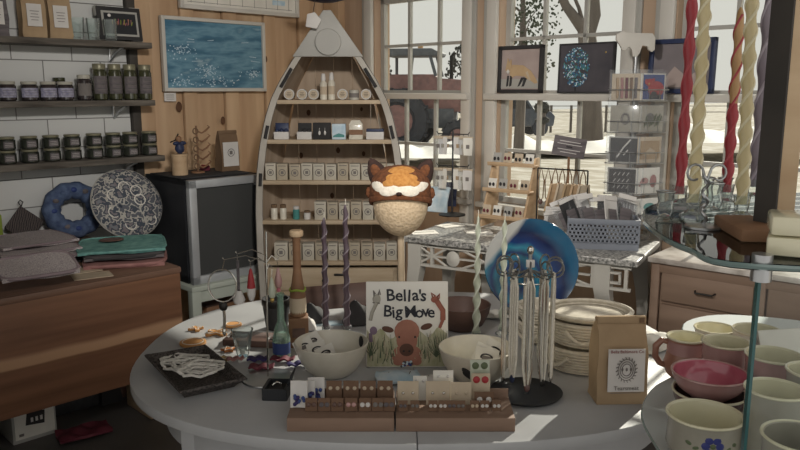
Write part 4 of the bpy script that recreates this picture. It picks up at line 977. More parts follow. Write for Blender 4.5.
# postcard spinner
sp = CP(626, 236); ys = sp.y
t = thing('card_spinner', 'tall clear wire card spinner rack on the console at the window pier', 'rack', (sp.x, ys, zC), 0)
ztop = ony(627, 70, ys).z-zC
m = MB(); m.lathe([(0, 0), (.11, 0), (.11, .012), (.03, .02), (0, .022)], 'poly', n=32); m.build('base', t)
m = MB(); m.tube([(0, 0, .01), (0, 0, ztop+.06)], .009, 'steel', 10); m.build('post', t)
faces = []
FW = .165; zb0 = ony(627, 221, ys).z-zC; hp = (ztop-zb0)/5.02
for ai, (az, nm) in enumerate(((R(-31), 'left'), (R(24), 'right'))):
    # face direction: normal (sin az, -cos az)
    Mx = Matrix.Rotation(az, 4, 'Z') @ Matrix.Translation((0, -.112, 0)); faces.append(Mx)
    m = MB(); m.T = Mx; m.box((0, .012, (ztop+zb0)/2), (FW+.01, .003, ztop-zb0), 'poly'); m.build('back_panel', t)
    for k in range(5):
        m = MB(); m.T = Mx; z = zb0+k*hp+.004
        m.tube([(-FW/2, 0, z+.05), (-FW/2, -.024, z+.05), (FW/2, -.024, z+.05), (FW/2, 0, z+.05)], .0022, 'steel', 5)
        m.tube([(-FW/2, 0, z), (-FW/2, -.024, z), (FW/2, -.024, z), (FW/2, 0, z)], .0022, 'steel', 5)
        for x in (-.03, .03): m.tube([(x, -.024, z+.05), (x, -.024, z), (x, .0, z)], .0016, 'steel', 4)
        m.build('wire_pocket', t)
Mt = Matrix.Translation((sp.x, ys, zC))
def picture(k, what):
    m = MB(); W2, H2 = FW*.82, hp*.84
    if what == 'redcow':
        m.box((0, -.004, H2*.5), (W2*.9, .002, H2*.92), 'blue'); m.ell((.014, -.006, H2*.42), (W2*.34, .003, H2*.30), 'red'); m.ell((-.024, -.007, H2*.66), (.022, .003, .018), 'red'); m.ell((-.045, -.0075, H2*.7), (.008, .002, .012), 'red'); m.ell((-.004, -.0075, H2*.75), (.008, .002, .01), 'red')
        m.box((.01, -.009, H2*.14), (.06, .002, .02), 'black'); m.ell((.0, -.0095, H2*.26), (.016, .002, .01), 'black'); m.ell((-.03, -.0095, H2*.62), (.005, .002, .005), 'gold')
    elif what == 'leaf':
        for j in range(9): m.tube([(-.04+j*.01, -.005, H2*(.2+.05*(j % 3))), (-.03+j*.011, -.006, H2*(.6+.08*(j % 2)))], .002, 'leaf_ink', 4)
        m.ell((-.01, -.005, H2*.55), (.022, .002, .02), 'grey_fab')
    elif what == 'tan': m.box((0, -.004, H2*.5), (W2*.8, .002, H2*.7), 'kraft'); m.prism([(-.04, H2*.3), (0, H2*.6), (.045, H2*.35)], -.007, -.005, 'card_tan')
    elif what == 'elephant':
        m.ell((-.02, -.005, H2*.5), (.022, .003, .016), 'pinkout'); m.ell((.03, -.005, H2*.48), (.02, .003, .03), 'rose_fab'); m.tube([(-.038, -.005, H2*.5), (-.046, -.005, H2*.36), (-.05, -.005, H2*.3)], .004, 'pinkout', 5); m.ell((-.03, -.008, H2*.55), (.006, .002, .01), 'browngl')
    elif what == 'oval':
        m.ell((.016, -.005, H2*.66), (.034, .003, .019), 'teal')
        for j in range(7): m.ell((-.045+j*.015, -.006, H2*.26), (.007, .003, .02), 'grey_fab')
    elif what == 'people':
        for j in range(5): m.tube([(-.04+j*.02, -.005, H2*.08), (-.044+j*.021, -.005, H2*.85)], .007, ('kraft', 'rose_fab', 'burgundy', 'kraft_dark', 'grey_fab')[j], 5)
    elif what == 'ring': m.tube([(.016*math.cos(a), -.005, H2*.5+.022*math.sin(a)) for a in [6.283*j/14 for j in range(14)]], .005, 'ink_soft', 5, True)
    elif what == 'bird':
        m.box((0, -.004, H2*.5), (W2*.9, .002, H2*.9), 'charcoal'); m.tube([(-.03, -.007, H2*.2), (.0, -.007, H2*.6), (.03, -.007, H2*.9)], .004, 'label', 5); m.tube([(.0, -.007, H2*.3), (.02, -.007, H2*.5)], .003, 'label', 5)
    elif what == 'swirl':
        m.box((0, -.004, H2*.5), (W2*.9, .002, H2*.9), 'ink')
        for j in range(12): m.tube([(-.04+.02*(j % 4), -.006, H2*(.2+.25*(j//4))), (-.03+.02*(j % 4), -.006, H2*(.32+.25*(j//4)))], .002, 'label', 4)
    else:
        m.box((0, -.004, H2*.5), (W2*.9, .002, H2*.9), 'grey_fab')
        for j in range(7): m.tube([(-.04+.013*j, -.006, H2*.1), (-.036+.013*j, -.006, H2*.85)], .002, 'label', 4)
    m.build('picture', k)
CARDS = {1: ['oval', 'elephant', 'tan', 'leaf', 'redcow'], 0: ['lines', 'swirl', 'bird', 'ring', 'people']}
CL_ = {'oval': 'white card with a teal oval', 'elephant': 'pale pink card with soft animal shapes', 'tan': 'tan brown card with a pale peak', 'leaf': 'pale green card with leafy stems', 'redcow': 'bright card of a red animal on blue', 'lines': 'dark card with upright pale lines', 'swirl': 'black card with scattered white strokes', 'bird': 'charcoal card with a white branching line', 'ring': 'grey card with a dark ring', 'people': 'tan and rose striped card'}
CM = {'oval': 'paper', 'elephant': 'paper', 'tan': 'card_tan', 'leaf': 'greyglaze', 'redcow': 'paper', 'lines': 'grey_trim', 'swirl': 'grey_trim', 'bird': 'grey_trim', 'ring': 'greyglaze', 'people': 'card_tan'}
for ai in (0, 1):
    for k, wh in enumerate(CARDS[ai]):
        M = Mt @ faces[ai] @ Matrix.Translation((0, -.010, zb0+k*hp+.007))
        o = thing('greeting_card', CL_[wh]+', '+('left', 'right')[ai]+' face of the card spinner, '+('bottom', 'second from bottom', 'middle', 'second from top', 'top')[k], 'card', M.translation, (R(-31), R(24))[ai])
        m = MB(); m.box((0, 0, hp*.42), (FW*.84, .004, hp*.84), CM[wh], bev=.001); m.build('card', o); picture(o, wh)
        m = MB(); m.box((0, -.0125, hp*.43), (FW*.9, .0006, hp*.88), 'poly'); m.build('clear_sleeve', o)
zt2 = ztop+.06
t = thing('wooden_animal', 'white cut out sheep figure on top of the card spinner', 'figure', (sp.x+.005, ys, zC+zt2), 0)
m = MB(); m.prism([(-.085, .055), (-.1, .075), (-.1, .10), (-.07, .115), (-.055, .108), (.065, .104), (.078, .085), (.078, .03), (.066, .02), (.05, .03), (.045, .045), (.02, .05), (.012, .02), (.0, .0), (-.02, .0), (-.026, .03), (-.04, .045), (-.055, .03), (-.07, .028), (-.078, .045)], -.009, .009, 'white_trim', bev=.002)
m.build('body', t)
# grey basket of packets
b0 = CP(605, 249)
t = thing('plastic_basket', 'grey plastic basket with pierced holes on the console', 'basket', (b0.x, b0.y+.06, zC+.0008), ang*.4)
BW, BD, BH = .30, .15, .135
MATS['grey_plastic'].node_tree
m = MB()
def bwall(x0, y0, x1, y1):
    d = Vector((x1-x0, y1-y0, 0)); L_ = d.length; d.normalize(); a = math.atan2(d.y, d.x)
    m.T = Matrix.Translation((x0, y0, 0)) @ Matrix.Rotation(a, 4, 'Z')
    m.box((L_/2, 0, .015), (L_, .005, .03), 'grey_plastic'); m.box((L_/2, 0, BH-.011), (L_+.006, .009, .022), 'grey_plastic', bev=.002)
    nx = max(3, int(L_/.0175)); st = L_/nx
    for r_ in range(6):
        z = .03+r_*(BH-.052)/5; m.box((L_/2, 0, z), (L_, .005, .007), 'grey_plastic')
        if r_ < 5:
            for k in range(nx+1): m.box((min(L_, max(0, (k+.5*(r_ % 2))*st)), 0, z+(BH-.052)/10), (.0085, .005, (BH-.052)/5), 'grey_plastic')
    m.T = Matrix.Identity(4)
bwall(-BW/2, -BD/2, BW/2, -BD/2); bwall(BW/2, -BD/2, BW/2, BD/2); bwall(BW/2, BD/2, -BW/2, BD/2); bwall(-BW/2, BD/2, -BW/2, -BD/2); m.box((0, 0, .003), (BW, BD, .006), 'grey_plastic'); m.build('basket', t)
random.seed(8)
def packet(loc, rz, tilt, w_, h, mt, label, group):
    t = thing('packet', label, 'packet', loc, rz, group); t.rotation_euler = (tilt[0], tilt[1], rz)
    m = MB(); m.grid(lambda u, v: ((u-.5)*w_, .008*math.sin(u*3.14)*math.sin(v*3.14), v*h), 8, 8, mt, thick=.006); m.build('packet', t)
    m = MB(); m.box((0, 0, h*.95), (w_*1.01, .007, h*.1), 'label'); m.build('header', t); m = MB(); m.box((0, -.0035, h*.5), (w_*.6, .003, h*.4), ('charcoal', 'grey_fab', 'ink_soft')[int(h*1000) % 3]); m.build('contents', t)
for i in range(9):
    x = -.12+i*.029; c, s_ = math.cos(ang*.4), math.sin(ang*.4); y = -.03+.025*(i % 3)
    packet((b0.x+x*c-y*s_, b0.y+.06+x*s_+y*c, zC+.034), ang*.4+R(30)+random.uniform(-.3, .3), (R(-18), R(-20+5*i)), .085, .19+.006*(i % 4), ('poly', 'charcoal', 'label', 'poly')[i % 4], ('leftmost' if i == 0 else 'rightmost' if i == 8 else ORD[i])+' clear packet '+('' if i in (0, 8) else 'from the left ')+'standing in the grey plastic basket', 'packets in the grey basket')
for i, (u, v) in enumerate(((560, 246), (553, 240), (566, 238))):
    p = CP(u, v); packet((p.x, p.y+.03, zC+.026), ang+R(20)-i*.3, (R(-35), R(-10+8*i)), .10, .14, ('poly', 'label', 'poly')[i], ('front', 'left', 'back')[i]+' clear packet of the three leaning left of the grey plastic basket', 'packets beside the basket')
for i, (u, v, r_) in enumerate(((424, 233, .2), (450, 226, .6), (478, 232, .1), (520, 236, .4))):
    p = CP(u, v); m = MB(); m.box((0, 0, .002), (.13, .09, .004), 'paper'); m.box((0, 0, .0045), (.1, .004, .001), 'ink_soft')
    m.build('leaflet', None, ('leftmost pale leaflet lying on the console behind the fox hat', 'pale leaflet lying at the foot of the black wire stand', 'pale leaflet lying on the console left of the wooden tiers', 'pale leaflet lying below the wooden tiers on the console')[i], 'leaflet', loc=(p.x, p.y, zC+.0008), rz=r_)
# ---------------------------------------------------------------- art on the window ledge
def art(u0, u1, v0, v1, label, inner, fr='black_matte', fw=.02):
    n = .048; s0, z1 = sW(u0, v0, n); s1, _ = sW(u1, v0, n); z0 = 1.5335; h = z1-z0; w_ = s1-s0
    t = thing('framed_picture', label, 'picture', WW((s0+s1)/2, n, z0), RW); t.rotation_euler = (R(-1.5), 0, RW)
    m = MB()
    for (x, z, a, b) in ((0, fw/2, w_, fw), (0, h-fw/2, w_, fw), (-w_/2+fw/2, h/2, fw, h), (w_/2-fw/2, h/2, fw, h)): m.box((x, 0, z), (a, .026, b), fr, bev=.002)
    m.build('frame', t); inner(t, w_, h, fw); return t
def fox(t, w_, h, fw):
    m = MB(); m.box((0, .004, h/2), (w_-fw, .008, h-fw), 'rose_dust'); m.box((0, -.0005, h*.2), (w_-2*fw, .002, h*.2), 'grey_trim'); m.build('backing', t)
    m = MB(); f = 'fox_art'
    m.prism([(-.085, .14), (-.072, .175), (-.062, .15), (-.05, .155), (.02, .15), (.07, .12), (.105, .08), (.12, .055), (.10, .05), (.07, .07), (.05, .075), (.035, .09), (-.03, .095), (-.06, .08), (-.07, .11)], -.004, .0, f)
    m.prism([(-.098, .125), (-.085, .19), (-.075, .165), (-.062, .185), (-.058, .14), (-.075, .115)], -.006, -.001, f)
    for pts in ([(-.085, .1), (-.075, .1), (-.078, .045), (-.09, .04)], [(-.065, .1), (-.052, .095), (-.056, .045), (-.07, .04)], [(.01, .09), (.03, .09), (.0, .045), (-.012, .04)], [(.03, .09), (.048, .085), (.03, .042), (.015, .04)]):
        m.prism([(a, b-.005) for a, b in pts], -.005, -.001, 'charcoal')
    m.prism([(-.09, .118), (-.08, .13), (-.068, .118), (-.08, .105)], -.008, -.002, 'label'); m.prism([(.04, .11), (.05, .12), (.075, .07), (.065, .066)], -.0055, -.001, 'card_tan')
    m.build('fox_cutout', t)
mat('rose_dust', (178, 160, 154), (160, 142, 138), .8); mat('fox_art', (198, 168, 128), (176, 144, 104), .8)
art(499, 543.5, 46.5, 92, 'dark framed picture of a standing tan fox on the ledge of the middle window', fox)
def bluetree(t, w_, h, fw):
    m = MB(); m.box((0, .0, h/2), (w_-fw*.5, .012, h-fw*.5), 'dusk'); m.build('canvas', t)
    random.seed(4); m = MB()
    for k in range(380):
        a = random.uniform(0, 6.28); r = math.sqrt(random.random()); x, z = -.055+r*.078*math.cos(a), h*.52+r*.1*math.sin(a)
        m.ell((x, -.0075, z), (random.uniform(.002, .005), .0015, random.uniform(.003, .007)), ('teal', 'sky_paper', 'blue2', 'blue2')[k % 4], (0, a, 0), 6, 4)
    m.box((-.055, -.007, .05), (.006, .002, .08), 'black_matte'); m.ell((.11, -.007, h*.8), (.004, .001, .005), 'gold'); m.build('blue_leaves', t)
mat('dusk', (84, 80, 86), (68, 66, 74), .7, sc=(12, 12, 12)); mat('blue2', (60, 120, 160), (44, 92, 136), .6)
art(560, 615.5, 44, 92, 'dark painting of a round blue leafed tree on the ledge of the middle window', bluetree, 'charcoal', .008)
def plain(t, w_, h, fw):
    m = MB(); m.box((0, .004, h/2), (w_-fw, .008, h-fw), 'mauve_art'); m.prism([(-w_*.3, h*.2), (-w_*.1, h*.5), (w_*.1, h*.3), (w_*.3, h*.45), (w_*.3, h*.12), (-w_*.3, h*.12)], -.001, .001, 'rose_dust'); m.build('print', t)
mat('mauve_art', (128, 120, 124), (118, 110, 114), .7)
art(650.5, 717, 40, 92, 'large dark framed mauve picture behind the red candle on the right window ledge', plain, 'blue_dark', .022)
# ---------------------------------------------------------------- drawer cabinet at the right
zK = .85; A = onz(634, 254, zK); 
t = thing('drawer_cabinet', 'brown wooden drawer cabinet with pale marble top behind the glass shelves', 'cabinet', (A.x+.06, A.y-.05, 0), R(-40)); WK = 1.1
m = MB(); m.box((WK/2, .21, zK-.012), (WK+.03, .44, .024), 'marble', bev=.005); m.build('marble_top', t)
m = MB(); m.box((WK/2, .22, .43), (WK, .38, .79), 'cab_wood'); m.box((WK/2, .022, zK-.045), (WK, .03, .045), 'cab_wood', bev=.006)
for x in (.018, .44, .86, WK-.018): m.box((x, .018, .43), (.036, .03, .78), 'cab_wood', bev=.004)
m.build('carcass', t)
for cxk, wk in ((.229, .37), (.65, .37), (.97, .17)):
    for z in (.73, .58, .42, .24):
        d = MB(); d.box((cxk, .022, z), (wk, .026, .135 if z > .3 else .17), 'cab_wood', bev=.006); do = d.build('drawer', t)
        m = MB(); m.tube([(cxk-.04, .008, z), (cxk-.035, -.014, z-.004), (cxk+.035, -.014, z-.004), (cxk+.04, .008, z)], .004, 'dark_metal', 6); m.build('handle', do)
for x in (.04, WK-.04):
    for y in (.06, .38): m = MB(); m.box((x, y, .02), (.05, .05, .04), 'cab_wood'); m.build('foot', t)
# ---------------------------------------------------------------- the oval display table
TZ = .75
t = thing('display_table', 'pale grey painted oval wooden table in the foreground', 'table', (.04, 2.27, 0))
ta, tb, te = .84, .665, 2.45
def oval(a, b, n=96):
    r = []
    for k in range(n):
        w_ = 2*math.pi*k/n; c, s_ = math.cos(w_), math.sin(w_); r.append((a*math.copysign(abs(c)**(2/te), c), b*math.copysign(abs(s_)**(2/te), s_)))
    return r
O = oval(ta, tb)
split = .0
m = MB()
for sg in (-1, 1):
    pts = [p for p in O if p[0]*sg >= -1e-6]
    pts = sorted(pts, key=lambda p: math.atan2(p[1], p[0]*sg))
    yb, yt = pts[0][1], pts[-1][1]
    poly = [(sg*.0008, -tb)]+[(sg*max(abs(p[0]), .0008), p[1]) for p in pts if abs(p[0]) > .003]+[(sg*.0008, tb)]
    if sg < 0: poly = poly[::-1]
    m.prism(poly, TZ-.03, TZ, 'table_paint', 'z', bev=.004)
m.build('tabletop', t)
m = MB(); OI = oval(ta-.1, tb-.08)
for i in range(len(OI)):
    a, b = OI[i], OI[(i+1) % len(OI)]; d = Vector((b[0]-a[0], b[1]-a[1])); 
    m.box(((a[0]+b[0])/2, (a[1]+b[1])/2, TZ-.085), (d.length+.004, .02, .11), 'table_paint', (0, 0, math.atan2(d.y, d.x)))
m.build('apron', t)
for x, y in ((-.58, -.40), (.52, -.42), (-.55, .40), (.55, .40)):
    m = MB(); m.box((x, y, TZ-.1), (.07, .07, .14), 'table_paint', bev=.004); m.lathe([(0, 0), (.022, 0), (.028, .05), (.022, .09), (.034, .35), (.026, .48), (.035, .54), (.035, .58), (0, .58)], 'table_paint', (x, y, 0), 18); m.build('leg', t)
m = MB(); m.box((0, -tb+.03, TZ-.036), (.05, .03, .012), 'dark_metal'); m.build('clasp', t)
def TP(u, v, dz=0): return onz(u, v, TZ)+Vector((0, 0, .0006+dz))
# woven black tray with lace ornaments
def sq(u, v): return onz(u, v, TZ+.028)
c4 = [sq(146, 357), sq(205, 347), sq(246, 380), sq(181, 394)]; cc = sum(c4, Vector())/4
t = thing('woven_tray', 'square dark woven tray holding white lace pieces at the left of the table', 'tray', (cc.x, cc.y, TZ+.0006))
out = [(p.x-cc.x, p.y-cc.y) for p in c4]; inn = [(x*.78, y*.78) for x, y in out]
m = MB(); m.prism(inn, 0, .004, 'woven_dark', 'z'); m.build('bottom', t)
m = MB()
for i in range(4):
    a, b, c, d = out[i], out[(i+1) % 4], inn[(i+1) % 4], inn[i]
    m.grid(lambda u, v: (lambda P0, P1: (P0[0]+(P1[0]-P0[0])*v, P0[1]+(P1[1]-P0[1])*v, .001+.03*v))((d[0]+(c[0]-d[0])*u, d[1]+(c[1]-d[1])*u), (a[0]+(b[0]-a[0])*u, a[1]+(b[1]-a[1])*u)), 16, 4, 'woven_dark', thick=.004)
m.tube([(x, y, .031) for x, y in out], .0045, 'woven_dark', 6, True); m.build('rim', t)
random.seed(2)
tx, ty = Vector((out[1][0]-out[0][0], out[1][1]-out[0][1], 0)), Vector((out[3][0]-out[0][0], out[3][1]-out[0][1], 0))
for i in range(6):
    f, g_ = .30+.055*(i % 9), .24+.055*i; P_ = Vector((out[0][0], out[0][1], 0))+tx*(.5+.10*math.sin(i*2.1))+ty*(.14+.125*i)
    lo = MB(); pts = []; K = 26; r1 = .060-.003*abs(i-2); 
    ring = [(r1*(1+.10*math.sin(7*a))*math.cos(a), r1*.62*(1+.10*math.cos(7*a))*math.sin(a), .002*math.sin(5*a)) for a in [2*math.pi*k/K for k in range(K)]]
    lo.tube(ring, .0040, 'lace', 6, True)
    lo.tube([(x*.6, y*.5, z) for x, y, z in ring], .0026, 'lace', 5, True)
    for k in range(0, K, 4): lo.tube([ring[k], (ring[k][0]*.6, ring[k][1]*.5, 0)], .0022, 'lace', 4)
    lo.build('lace_ornament', None, ('topmost' if i == 5 else ORD[i])+' white lace ornament '+('' if i == 5 else 'from the bottom of the overlapping row ')+'in the woven tray', 'ornament', 'lace ornaments in the tray', loc=(cc.x+P_.x, cc.y+P_.y, TZ+.0165+.0075*i), rot=(R(10), R(4), R(20)+.35*math.sin(i*1.7)))
# cookies
def cookie(u, v, shape, label, s=.035, mt='cookie'):
    p = TP(u, v); t = thing('cookie_ornament', label, 'ornament', p, random.uniform(-1, 1), 'cookie shaped ornaments')
    m = MB()
    if shape == 'round': pts = [(s*math.cos(a), s*math.sin(a)) for a in [6.283*k/24 for k in range(24)]]
    elif shape == 'star': pts = [((s if k % 2 == 0 else s*.5)*math.cos(k*.6283), (s if k % 2 == 0 else s*.5)*math.sin(k*.6283)) for k in range(10)]
    else: pts = [(-.3*s, -s), (.3*s, -s), (.25*s, -.2*s), (s, -.1*s), (s, .25*s), (.3*s, .3*s), (.35*s, .8*s), (0, 1.05*s), (-.35*s, .8*s), (-.3*s, .3*s), (-s, .25*s), (-s, -.1*s), (-.25*s, -.2*s)]
    m.prism(pts, 0, .008, mt, 'z', bev=.0015); m.build('body', t)
    m = MB(); m.tube([(x*.78, y*.78, .0085) for x, y in pts], .0013, 'icing', 5, True); m.build('icing', t)
cookie(193, 344, 'round', 'large round orange cookie ornament nearest the left table edge', .042)
cookie(217, 334, 'man', 'orange gingerbread figure ornament behind the round cookie', .04)
cookie(233, 326, 'round', 'small orange cookie ornament behind the gingerbread figure', .03)
cookie(223, 360, 'star', 'small golden star cookie ornament beside the woven tray', .026, 'gold')
cookie(228, 351, 'star', 'orange checked star ornament between the tray and the clear cup', .024, 'gingham')
cookie(196, 330, 'man', 'small gingerbread figure ornament left of the gingerbread man', .026)
# small clear cup with white ball, block, bottles
p = TP(243, 356); t = thing('glass_cup', 'small tapered clear glass cup with a white ball in its foot near the tray', 'cup', p)
m = MB(); m.lathe([(0, 0), (.017, 0), (.018, .004), (.034, .085), (.032, .085), (.016, .022), (0, .02)], 'clear', n=24); m.build('cup', t); m = MB(); m.ell((0, 0, .0125), (.010, .010, .008), 'label'); m.build('white_ball', t)
p = TP(256, 343); t = thing('wooden_tray', 'flat brown wooden tray of small glass pieces behind the metal stand', 'tray', p, R(-8))
m = MB(); m.box((0, 0, .011), (.19, .09, .022), 'wood_red', bev=.003); m.build('block', t)
for (x, y, w_) in ((-.055, 0, .06), (.015, .01, .06), (.07, -.01, .04)): m = MB(); m.box((x, y, .026), (w_, .05, .008), 'poly', bev=.002); m.build('glass_tile', t)
p = TP(282, 357); t = thing('glass_bottle', 'slim clear green glass bottle with a blue label left of the white bowl', 'bottle', p)
m = MB(); m.lathe([(0, 0), (.026, 0), (.027, .004), (.027, .06), (.02, .09), (.011, .115), (.010, .19), (.013, .192), (.013, .2), (.009, .2), (.008, .115), (0, .11)], 'green_glass', n=22); m.build('body', t)
m = MB(); m.lathe([(.0276, .015), (.0276, .05)], 'blue', a0=190, a1=350, n=12); m.build('label', t)
p = TP(299, 345); t = thing('wooden_bottle', 'tall bottle shaped wooden piece with a broad cap on the brown block', 'bottle', (p.x, p.y, TZ+.0985))
m = MB(); m.lathe([(0, 0), (.024, 0), (.026, .005), (.025, .07), (.018, .11), (.0125, .15), (.0125, .245), (.015, .25), (.015, .255), (0, .255)], 'wood_mid', n=24); m.build('body', t)
m = MB(); m.lathe([(0, .255), (.020, .255), (.022, .258), (.022, .270), (.019, .274), (0, .275)], 'wood_light', n=24); m.build('cap', t)
m = MB(); m.lathe([(.0258, .01), (.0268, .035), (.0258, .06)], 'card_tan', n=22); m.tube([(.0235*math.cos(a), .0235*math.sin(a), .085+.003*math.sin(3*a)) for a in [6.283*k/16 for k in range(16)]], .004, 'lime', 6, True); m.build('ribbon', t)
m = MB(); m.box((0, 0, .0485), (.062, .062, .097), 'wood_mid', bev=.004); m.box((0, -.0313, .05), (.04, .002, .03), 'wood_red'); m.build('wooden_block', None, 'square brown wooden block under the wooden bottle', 'block', loc=(p.x, p.y, TZ+.0006), rz=.15)
p = TP(277, 328); t = thing('dark_pot', 'dark grey pot standing behind the green glass bottle', 'pot', p)
m = MB(); m.lathe([(0, 0), (.036, 0), (.045, .07), (.047, .105), (.041, .105), (.038, .07), (.03, .01), (0, .01)], 'charcoal', n=26); m.build('pot', t); m = MB(); m.lathe([(.0465, .08), (.049, .085), (.049, .1), (.0475, .106)], 'dark_metal', n=26); m.build('rim', t)
for i, (u, v, mt, w_, d_, rz, lb) in enumerate(((258, 362, 'indigo', .06, .03, .1, 'small indigo cloth strip lying behind the metal stand base'), (283, 362, 'burgundy', .07, .03, -.05, 'small burgundy cloth strip lying behind the black ring box'), (262, 370, 'burgundy', .07, .035, .05, 'wider dark red cloth strip in front of the indigo strip'), (236, 362, 'rose_fab', .05, .02, .4, 'little rose cloth piece right of the cookie star'), (298, 367, 'indigo', .06, .025, .4, 'small dark blue cloth strip left of the white bowl'))):
    p = TP(u, v); m = MB(); m.grid(lambda a, b_: ((a-.5)*w_, (b_-.5)*d_, .004+.003*math.sin(a*14)), 14, 4, mt, thick=.005); m.build('cloth_strip', None, lb, 'cloth', loc=(p.x, p.y, p.z+.004), rz=rz)
# ornament stand
p = TP(268, 379); t = thing('ornament_stand', 'thin silver pole stand on a round steel disc hung with little ornaments', 'stand', p)
m = MB(); m.lathe([(0, 0), (.072, 0), (.073, .002), (.071, .005), (.01, .007), (0, .008)], 'steel', n=40); m.build('base', t)
ys = p.y; ptop = ony(266, 232, ys)
dx = ptop.x-p.x
m = MB(); m.tube([(0, 0, .006), (dx*.5, 0, (ptop.z-TZ)*.5), (dx, 0, ptop.z-TZ)], .0026, 'silver', 8); m.build('pole', t)
hang = []
for (u, v, nm) in ((224, 268, 'a'), (237, 262, 'b'), (250, 270, 'c'), (277, 268, 'd'), (272, 276, 'e')):
    w_ = ony(u, v-8, ys); root = ony(267, v-6, ys); m = MB()
    m.tube([(root.x-p.x, 0, root.z-TZ-.0006), ((w_.x+root.x)/2-p.x, 0, max(w_.z, root.z)+.012-TZ), (w_.x-p.x, 0, w_.z-TZ), (w_.x-p.x+(.004 if w_.x > root.x else -.004), 0, w_.z+.006-TZ)], .0016, 'silver', 6); m.build('arm', t); hang.append((u, v, w_))
def hung(i, name, label, cat, fn):
    u, v, w_ = hang[i]; t = thing(name, label, cat, (w_.x, w_.y+(-.03, .004, .004, .012, -.012)[i], w_.z-.004), 0)
    m = MB(); m.tube([(0, -(-.03, .004, .004, .012, -.012)[i], .0015), (0, -(-.03, .004, .004, .012, -.012)[i]*.9, -.002), (0, 0, -.02)], .001, 'silver', 5); m.build('hook', t); fn(t)
def hoopfn(t):
    m = MB(); m.tube([(.038*math.cos(a), 0, -.06+.045*math.sin(a)) for a in [6.283*k/28 for k in range(28)]], .0022, 'silver', 6, True); m.build('hoop', t)
    m = MB(); m.tube([(0, 0, -.104), (.002, 0, -.15), (0, 0, -.19)], .0045, 'silver', 6); m.ell((0, 0, -.118), (.012, .008, .014), 'dark_metal'); m.ell((0, 0, -.19), (.006, .006, .012), 'silver'); m.build('pendant', t)
hung(0, 'hoop_ornament', 'silver hoop ornament with a long drop on the left arm of the pole stand', 'ornament', hoopfn)
def pom(t):
    m = MB(); m.tube([(0, 0, -.015), (0, 0, -.1)], .0045, 'grey_fab', 6); m.build('cord', t); m = MB(); m.lathe([(0, -.1), (.008, -.1), (.017, -.125), (.014, -.135), (0, -.138)], 'label', n=14); m.build('bell', t)
hung(1, 'bell_ornament', 'white bell ornament on a grey cord hanging from the pole stand', 'ornament', pom)
def gnome(t):
    m = MB(); m.lathe([(0, -.012), (.004, -.02), (.008, -.04), (.012, -.07), (0, -.074)], 'red', n=14); m.build('hat', t); m = MB(); m.lathe([(0, -.07), (.0115, -.07), (.011, -.09), (.006, -.105), (0, -.11)], 'label', n=14); m.build('beard', t)
hung(2, 'gnome_ornament', 'red and white gnome like ornament hanging from the pole stand', 'ornament', gnome)
def drop(c1, c2):
    def f(t):
        m = MB(); m.lathe([(0, -.018), (.003, -.022), (.011, -.058), (.008, -.075), (0, -.08)], c1, n=14); m.build('drop', t); m = MB(); m.ell((0, 0, -.083), (.006, .006, .007), c2); m.build('tip', t)
    return f
hung(3, 'drop_ornament', 'pink drop ornament hanging right of the thin silver pole', 'ornament', drop('pinkout', 'pink'))
hung(4, 'drop_ornament', 'pale green drop ornament hanging close to the thin silver pole', 'ornament', drop('sage_wax', 'gold'))
# black ring box
p = TP(277, 397); t = thing('ring_box', 'small open black box with a silver ring at the table front', 'box', (p.x, p.y+.01, p.z), R(-4))
m = MB(); W_, D_, h = .058, .072, .032
m.box((0, 0, .003), (W_, D_, .006), 'black')
for (x, y, a, b) in ((0, -D_/2, W_, .004), (0, D_/2, W_, .004), (-W_/2, 0, .004, D_), (W_/2, 0, .004, D_)): m.box((x, y, h/2), (a+.004, b, h), 'black')
m.build('body', t)
m = MB(); m.box((0, 0, .014), (W_-.006, D_-.006, .016), 'black_matte', bev=.003); m.build('cushion', t)
m = MB(); m.tube([(.012*math.cos(a), .004*math.cos(a), .026+.010*math.sin(a)) for a in [6.283*k/20 for k in range(20)]], .0018, 'silver', 6, True); m.ell((0, 0, .037), (.004, .004, .003), 'silver'); m.build('ring', t)
m = MB(); m.box((W_/2+.004, .018, h+.010), (.004, .05, .04), 'black', (0, R(20), 0), bev=.001); m.build('lid', t)
# two ceramic bowls with cards
def bowl(u, v, label, rpx, rim_v, flip):
    p = TP(u, v); rpx *= .94; t = thing('ceramic_bowl', label, 'bowl', p); r = rpx
    m = MB(); m.lathe([(0, .004), (r*.5, .0), (r*.56, .004), (r*.72, .020), (r*.9, .053), (r, .090), (r*1.01, .094), (r*.985, .096), (r*.95, .090), (r*.84, .05), (r*.66, .02), (r*.4, .010), (0, .009)], 'stoneware', n=48); m.build('bowl', t)
    a = R(248 if flip else 30); m = MB(); x, y = math.cos(a), math.sin(a); z = .05 if flip else .075; rr = r*(.868 if flip else .9)
    m.ell((x*rr, y*rr, z), (.013, .004, .02) if not flip else (.03, .0045, .015), 'black_matte', (R(28) if flip else 0, R(35) if flip else 0, a+R(90)), 16, 8); m.build('painted_spot', t)
    return t, p
def gcard(loc, rot, label, grp, s=1):
    t = thing('printed_card', label, 'card', loc, 0, grp); t.rotation_euler = rot
    m = MB(); m.box((0, 0, .036*s), (.058*s, .002, .072*s), 'paper'); m.build('card', t)
    m = MB(); m.tube([(.014*s*math.cos(a), -.0015, .046*s+.009*s*math.sin(a)) for a in [R(-20+22*k) for k in range(11)]], .0022*s, 'ink', 5); m.box((0, -.0014, .044*s), (.024*s, .001, .012*s), 'ink_soft')
    for k in range(2): m.box((0, -.0014, .012*s+.008*s*k), (.036*s, .001, .002), 'ink_soft')
    m.build('print', t)
t, p = bowl(332, 373, 'cream stoneware bowl of printed cards left of the picture book', .112, 335, False)
